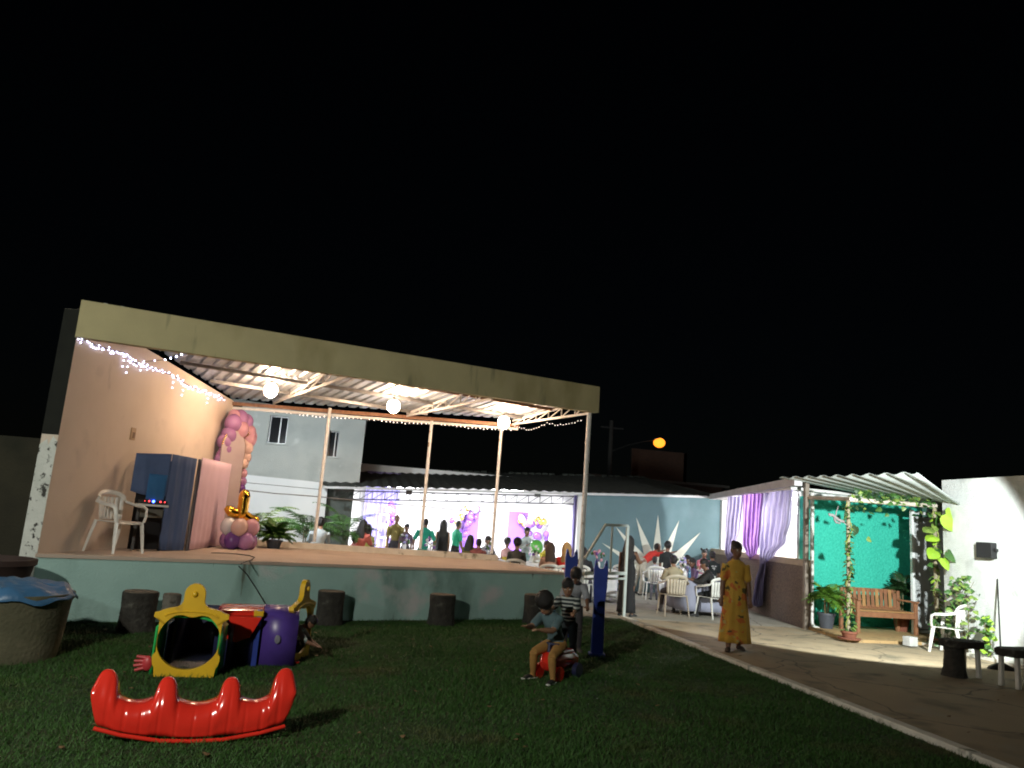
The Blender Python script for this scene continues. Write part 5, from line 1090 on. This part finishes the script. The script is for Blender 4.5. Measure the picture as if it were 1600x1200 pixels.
    # hair
    if hair:
        h = MB(); hm = HAIR[haircol]; M = Matrix((hx, -hf, hu)).transposed(); hc2 = hc + (-hf*.008 + hu*.028)*H*hk
        def hb(c, r, nu=16, nv=12, jit=.03):
            k = len(h.v); h.ball(c, r, nu, nv, M)
            for i in range(k, len(h.v)):
                p = Z(h.v[i]); h.v[i] = tuple(c + (p-c)*(1+random.uniform(-jit, jit)))
        if hair in ('short', 'long', 'bun', 'pony', 'puffs'): hb(hc2, Z([.0535, .061, .056])*H*hk); hb(hc + (-hf*.02 - hu*.004)*H*hk, Z([.0495, .044, .05])*H*hk)
        if hair == 'afro': hb(hc2 + hu*.012*H, Z([.068, .07, .072])*H*hk, 22, 16, .06); hb(hc2 - hf*.02*H, Z([.06, .06, .06])*H*hk, 20, 14, .06)
        if hair == 'buzz': hb(hc + (-hf*.008 + hu*.01)*H*hk, Z([.0485, .0545, .062])*H*hk, jit=.01)
        if hair == 'bun': hb(hc2 - hf*.055*H + hu*.03*H, Z([.027, .027, .027])*H, 12, 8, .05)
        if hair == 'puffs':
            for s_ in (-1, 1): hb(hc2 + hx*s_*.05*H + hu*.05*H - hf*.02*H, Z([.024, .024, .024])*H, 12, 8, .06)
        if hair == 'pony': h.tube([hc2 - hf*.05*H + hu*.02*H, hc2 - hf*.085*H - hu*.02*H, hc2 - hf*.085*H - hu*.12*H], [.018*H, .022*H, .008*H], 10)
        if hair == 'long':
            pts = [hc2 - hf*.022*H + hu*.01*H, hc2 - hf*.04*H - hu*.06*H, hc2 - hf*.055*H - sp*.13*H, hc2 - fwd*.06*H - sp*.2*H, hc2 - fwd*.055*H - sp*.285*H]
            h.tube(pts, [(.05*H*hk, .035*H), (.056*H, .03*H), (.07*H, .026*H), (.07*H, .022*H), (.04*H, .012*H)], 16, up=fwd)
            for s_ in (-1, 1): h.tube([hc2 + hx*s_*.045*H*hk + hu*.01*H, hc2 + hx*s_*.052*H*hk - hu*.06*H, hc2 + hx*s_*.055*H - sp*.14*H], [.016*H, .02*H, .008*H], 8)
        ho = h.build('hair', hm, t, True, True)
    if dress:                                                       # (material, z_top frac along torso, hem height m, hem half width)
        dm, stp, hem, hwid = dress; rr = []; K = 14
        for i in range(K):
            u = i/(K-1); ztop_ = (hip + sp*stp*H)[2]; zc = ztop_*(1-u) + hem*u
            a = (waist+.012 + (hwid-waist-.012)*u**.8)*H if u > .25 else (waist + .016 + (.02*u/.25))*H
            a = max(a, (.1*H if abs(zc-ps['hip']*H) < .07*H else 0)); cy = (hip + sp*stp*H)[1]*(1-u)
            rr.append([(a*math.cos(q)*(1+.07*u*math.sin(q*7+1+u*2)+.03*math.sin(q*13+u*5)), cy + a*.74*math.sin(q)*(1+.08*u*math.sin(q*9+u*1.5)+.03*math.sin(q*16)), zc) for q in np.linspace(0, 2*math.pi, 48, endpoint=False)])
        dd = MB(); dd.rings(rr, cap=False); dd.build('skirt', dm, t, True, True, thick=.006)
    if sole:
        for heel, toe, f_ in feet:
            s_ = MB(); c = (heel+toe)/2; c[2] = .012*H/1.2; s_.tube([Z([*(heel - f_*.02*H)[:2], .013]), Z([*c[:2], .013]), Z([*(toe + f_*.02*H)[:2], .013])], [(.024*H, .011), (.03*H, .011), (.02*H, .009)], 12, up=(0, 0, 1)); s_.build('shoe_sole', white_plastic, t, True, True)
    if print_:
        q = MB(); back = hip + sp*.2*H - fwd*.068*H
        for k, (dx, dz, w_) in enumerate(((-.03, .02, .03), (.012, .022, .03), (.0, -.012, .05), (.035, .018, .012), (-.01, -.035, .02))): q.box(back + X*dx*H + Z([0, -.004, dz*H]), (w_*H, .01, .014*H))
        q.build('shirt_print', pm('print_white', (.6, .6, .62), None, .8), t, local=True)
    return t
def flush_people():
    bpy.context.view_layer.update(); dg = bpy.context.evaluated_depsgraph_get()
    for o, t, mats, segs in PENDING:
        me = bpy.data.meshes.new_from_object(o.evaluated_get(dg)); me.name = 'body'
        for mt in mats: me.materials.append(mt)
        n = len(me.polygons); c = np.empty(n*3); me.polygons.foreach_get('center', c); c = c.reshape(-1, 3); best = np.full(n, 1e9); idx = np.zeros(n, dtype=np.int32)
        for p, q, r0, r1, tg in segs:
            d = q-p; L2 = max(1e-9, d.dot(d)); u = np.clip((c-p)@d/L2, 0, 1); dist = np.linalg.norm(c - (p + u[:, None]*d), axis=1) - (r0 + (r1-r0)*u)
            k = dist < best; best[k] = dist[k]; idx[k] = {'skin': 0, 'top': 1, 'bottom': 2, 'shoe': 3}[tg]
        me.polygons.foreach_set('material_index', idx); me.polygons.foreach_set('use_smooth', np.ones(n, dtype=bool)); me.update()
        b = bpy.data.objects.new('body', me); COL.objects.link(b); b.parent = t; old = o.data; bpy.data.objects.remove(o); bpy.data.meshes.remove(old)
    PENDING.clear()
# floral cotton for the walking woman: ochre with dark and orange blooms
floral = layer(layer(layer(pm('floral_cotton', (.56, .34, .05), (.46, .26, .03), .85, 6), (.52, .14, .03), 7, .56, .6), (.09, .07, .02), 6.3, .62, .645), (.42, .36, .12), 9, .62, .65)
stripes = pm('striped_cotton', (.03, .04, .05), None, .85); _nt = stripes.node_tree; _wv = _nt.nodes.new('ShaderNodeTexWave'); _wv.bands_direction = 'Z'; _wv.inputs['Scale'].default_value = 7; _tc = _nt.nodes.new('ShaderNodeTexCoord'); _nt.links.new(_tc.outputs['Object'], _wv.inputs['Vector'])
_rp = _nt.nodes.new('ShaderNodeValToRGB'); _rp.color_ramp.elements[0].position = .62; _rp.color_ramp.elements[1].position = .66; _rp.color_ramp.elements[0].color = (.025, .035, .04, 1); _rp.color_ramp.elements[1].color = (.45, .5, .48, 1); _nt.links.new(_wv.outputs['Fac'], _rp.inputs['Fac']); _nt.links.new(_rp.outputs['Color'], _nt.nodes['Principled BSDF'].inputs['Base Color'])
R_ = math.radians
person('woman walking on the path in a long yellow floral dress', (5.86, 11.3), R_(-18), 1.63, 'walk', topm=floral, bottom=(.3, .16, .05), shoe=(.06, .04, .03), hair='bun', haircol='black', skin=0, sleeve=.42, legs=0, hero=True, female=True, dress=(floral, .16, .13, .145), over=dict(head=(4, 20), A=[(0, 10, 8, 0), (-6, 12, 10, .0)], L=[(9, 2, 6), (-8, 2, 6)]))
person('woman in a long black dress standing by the white frame', (5.5, 15.15), R_(140), 1.58, 'stand', top=(.012, .012, .014), bottom=(.012, .012, .014), hair='long', skin=0, sleeve=0, legs=0, hero=True, female=True, dress=(cm((.012, .012, .014)), .16, .08, .12), over=dict(A=[(45, 8, 50, .1), (2, 8, 12, .0)]))
# children on the lawn
person('child in ochre trousers and white soled shoes riding the red toy', (2.36, 8.66), R_(-46), 1.24, 'ride', top=(.1, .17, .19), bottom=(.36, .19, .05), shoe=(.012, .012, .012), hair='afro', haircol='black', skin=1, sleeve=.4, seat=.31, hero=True, sole=True, over=dict(head=(30, -10), lean=30, L=[(74, 12, 86), (70, 10, 72)]))
person('child in striped shirt standing bent behind the riding child', (2.66, 9.3), R_(-25), 1.12, 'stand', topm=stripes, bottom=(.02, .03, .035), hair='short', skin=1, sleeve=.8, hero=True, over=dict(head=(14, 10), lean=26, hip=.48, L=[(26, 6, 40), (14, 6, 36)], A=[(50, 8, 20, .1), (46, 8, 20, .1)]))
person('child in pale grey shirt leaning forward between the blue posts', (3.06, 10.5), R_(-15), 1.24, 'stand', top=(.36, .38, .42), bottom=(.05, .045, .05), hair='short', skin=0, sleeve=.6, hero=True, over=dict(lean=34, head=(30, 0), hip=.5, L=[(22, 6, 34), (10, 6, 30)], A=[(25, 12, 30, .2), (20, 14, 25, .1)]))
person('child in pale patterned clothes crouching behind the yellow tunnel end', (-.62, 9.14), R_(80), .84, 'crouch', topm=layer(pm('pale_pattern', (.42, .48, .46), (.3, .36, .35), .85, 9), (.12, .16, .16), 14, .55, .6), bottom=(.06, .06, .06), hair='short', skin=0, sleeve=.5, face=False, over=dict(lean=48, A=[(10, 8, 30, .2), (5, 8, 30, .2)], head=(25, 0)))
# terrace under the sunburst wall
def pp(px, py, Y): P = at(px, py, Y); return (P[0], Y)
person('man in red shirt bending over a table by the sunburst wall', pp(1004, 860, 20.4), R_(105), 1.68, 'bend', top=(.62, .04, .03), bottom=(.5, .46, .38), hair='buzz', skin=0, sleeve=.4, z=.006)
person('person in black shirt standing in front of the sunburst rays', pp(1043, 858, 19.9), R_(150), 1.45, 'stand', top=(.015, .02, .02), bottom=(.03, .03, .035), hair='afro', skin=0, sleeve=.45, face=False, z=.006)
person('child in pink dress near the right end of the sunburst wall', pp(1100, 858, 19.0), R_(-10), 1.36, 'stand', top=(.5, .14, .2), bottom=(.5, .14, .2), hair='puffs', skin=0, sleeve=.3, legs=0, female=True, dress=(cm((.5, .14, .2)), .16, .6, .13), z=.006)
person('child in black shirt with white print seen from behind', pp(1114, 864, 17.6), R_(175), 1.35, 'stand', top=(.012, .018, .018), bottom=(.05, .035, .025), hair='short', skin=0, sleeve=.45, face=False, print_=True, z=.006)
person('person with yellow collar seated in the beige chair', (*on(1051, 960)[:2],), R_(176), 1.5, 'sit', top=(.4, .34, .2), bottom=(.04, .03, .03), hair='short', skin=1, sleeve=.45, face=False, seat=.44, topm=layer(pm('beige_yellow', (.42, .36, .24), None, .85), (.7, .5, .04), 5, .55, .6), z=.006)
person('dark clad guest seated right of the slate table', pp(1118, 905, 15.75), R_(250), 1.55, 'sit', top=(.02, .02, .02), bottom=(.012, .012, .012), hair='short', skin=0, sleeve=.8, seat=.44, z=.006, over=dict(lean=22))
person('child in white shirt seated at the white table under the rays', pp(1072, 868, 19.9), R_(20), 1.3, 'sit', top=(.6, .64, .7), bottom=(.08, .08, .12), hair='short', skin=0, seat=.42, z=.006)
person('child in purple and white shirt seated beside the black printed shirt', pp(1084, 878, 18.4), R_(-60), 1.25, 'sit', top=(.3, .22, .42), bottom=(.05, .08, .2), hair='short', skin=0, seat=.42, z=.006)
person('small child with dark hair below the man in red', pp(1023, 887, 19.2), R_(170), 1.05, 'stand', top=(.4, .4, .44), bottom=(.2, .2, .24), hair='short', skin=0, face=False, z=.006)
# guests behind the stage edge
def seat_p(lb, px, py, Y, rz, **k): person(lb, pp(px, py, Y), R_(rz), k.pop('H', 1.62), 'sit', z=.006, **k)
seat_p('man in pale blue shirt seated with his back to the stage', 500, 830, 17.85, 185, top=(.5, .58, .62), hair='short', skin=1, face=False, seat=.62)
seat_p('woman in coral top seated behind the stage kerb', 564, 835, 18.5, 150, top=(.72, .2, .17), hair='long', skin=1, face=False, female=True, seat=.62)
person('person in lime sleeves standing beside the woman in coral', pp(574, 835, 19.0), R_(170), 1.38, 'stand', top=(.62, .72, .22), hair='long', skin=1, face=False, female=True, z=.006)
person('small dark haired child held against the woman in coral', pp(552, 845, 18.3), R_(120), 1.1, 'stand', top=(.55, .2, .2), hair='short', skin=0, face=False, z=.006)
person('man in olive patterned shirt facing the stage', pp(620, 812, 22.0), R_(5), 1.66, 'stand', topm=layer(pm('olive_pattern', (.2, .16, .05), None, .85), (.4, .34, .12), 9, .55, .6), hair='buzz', skin=0, z=.014)
person('shorter woman beside the man in olive shirt', pp(636, 825, 21.9), R_(-8), 1.42, 'stand', top=(.14, .09, .12), hair='short', skin=0, female=True, z=.014)
person('man in green shirt seen from behind left of the dark haired woman', pp(666, 812, 21.2), R_(178), 1.62, 'stand', top=(.01, .3, .2), bottom=(.02, .22, .16), hair='buzz', skin=0, face=False, sleeve=.45, z=.006, over=dict(A=[(8, 24, 30, .2), (8, 24, 30, .2)]))
person('woman in black dress with very long dark hair in the hall', pp(694, 812, 21.8), R_(172), 1.6, 'stand', top=(.012, .012, .014), bottom=(.012, .012, .014), hair='long', skin=1, face=False, female=True, sleeve=0, legs=0, dress=(cm((.012, .012, .014)), .16, .5, .12), z=.014)
person('man in green polo and black trousers beside the dark haired woman', pp(715, 812, 21.8), R_(110), 1.62, 'stand', top=(.012, .32, .17), bottom=(.012, .012, .012), hair='buzz', skin=0, sleeve=.4, z=.014)
seat_p('dark haired woman in olive top seated behind the stage kerb', 733, 848, 18.9, 150, H=1.5, top=(.16, .14, .03), hair='long', skin=0, face=False, female=True, seat=.5)
seat_p('child in brown top seated beside the olive clad woman', 747, 856, 18.7, 160, H=1.4, top=(.22, .06, .05), hair='short', skin=0, face=False, seat=.48)
seat_p('guest in black and white patterned top left of the third post', 760, 850, 19.6, 20, H=1.5, topm=layer(pm('bw_pattern', (.5, .5, .55), None, .85), (.02, .02, .03), 9, .5, .54), hair='short', skin=0, seat=.5)
person('child in pink top and yellow skirt behind the table flowers', pp(793, 845, 20.6), R_(170), 1.2, 'stand', top=(.68, .42, .42), bottom=(.65, .5, .06), hair='afro', skin=0, face=False, legs=0, female=True, dress=(cm((.65, .5, .06)), .12, .5, .13), z=.006)
seat_p('person with big dark curly hair seated at the stage corner', 808, 852, 17.9, 165, H=1.5, top=(.06, .06, .05), hair='afro', skin=1, face=False, seat=.5)
person('man in pale sweatshirt standing before the balloon garland', pp(823, 826, 21.0), R_(10), 1.58, 'stand', top=(.52, .6, .62), bottom=(.3, .44, .48), hair='short', skin=0, sleeve=.98, z=.006, over=dict(A=[(20, 10, 95, .6), (20, 10, 95, .6)]))
seat_p('woman in yellow top seated facing the stage corner', 852, 850, 18.9, 30, H=1.5, top=(.7, .62, .08), hair='short', haircol='brown', skin=1, female=True, seat=.5)
seat_p('woman with long brown hair seated with her back to the stage', 861, 852, 16.6, 170, H=1.6, top=(.42, .24, .17), hair='long', haircol='brown', skin=1, face=False, female=True, seat=.46)
seat_p('blond woman in red top seated with her back to the lawn', 886, 850, 16.5, 165, H=1.64, top=(.66, .03, .025), hair='long', haircol='blond', skin=1, face=False, female=True, seat=.47)
seat_p('dark clad guest seated between the blond woman and the frame', 911, 866, 17.2, 150, H=1.5, top=(.02, .02, .025), hair='short', skin=0, face=False, seat=.44)
flush_people()
# chairs for the seated guests near the stage corner
for px, Y, rz, lb in ((861, 16.6, 170, 'white plastic chair under the woman with long brown hair'), (886, 16.5, 165, 'white plastic chair under the blond woman in red'), (911, 17.2, 150, 'white plastic chair under the dark clad guest near the frame'), (808, 17.9, 165, 'white plastic chair under the curly haired guest'), (852, 18.9, 30, 'white plastic chair under the woman in yellow'), (733, 18.9, 150, 'white plastic chair under the woman in olive'), (747, 18.7, 160, 'white plastic chair under the child in brown'), (760, 19.6, 20, 'white plastic chair under the guest in patterned top'), (1072, 19.9, 20, 'white plastic chair under the child in white'), (1084, 18.4, -60, 'white plastic chair under the child in purple')):
    P = at(px, 855, Y); make_chair(lb, (P[0], Y), R_(rz), z=.007)
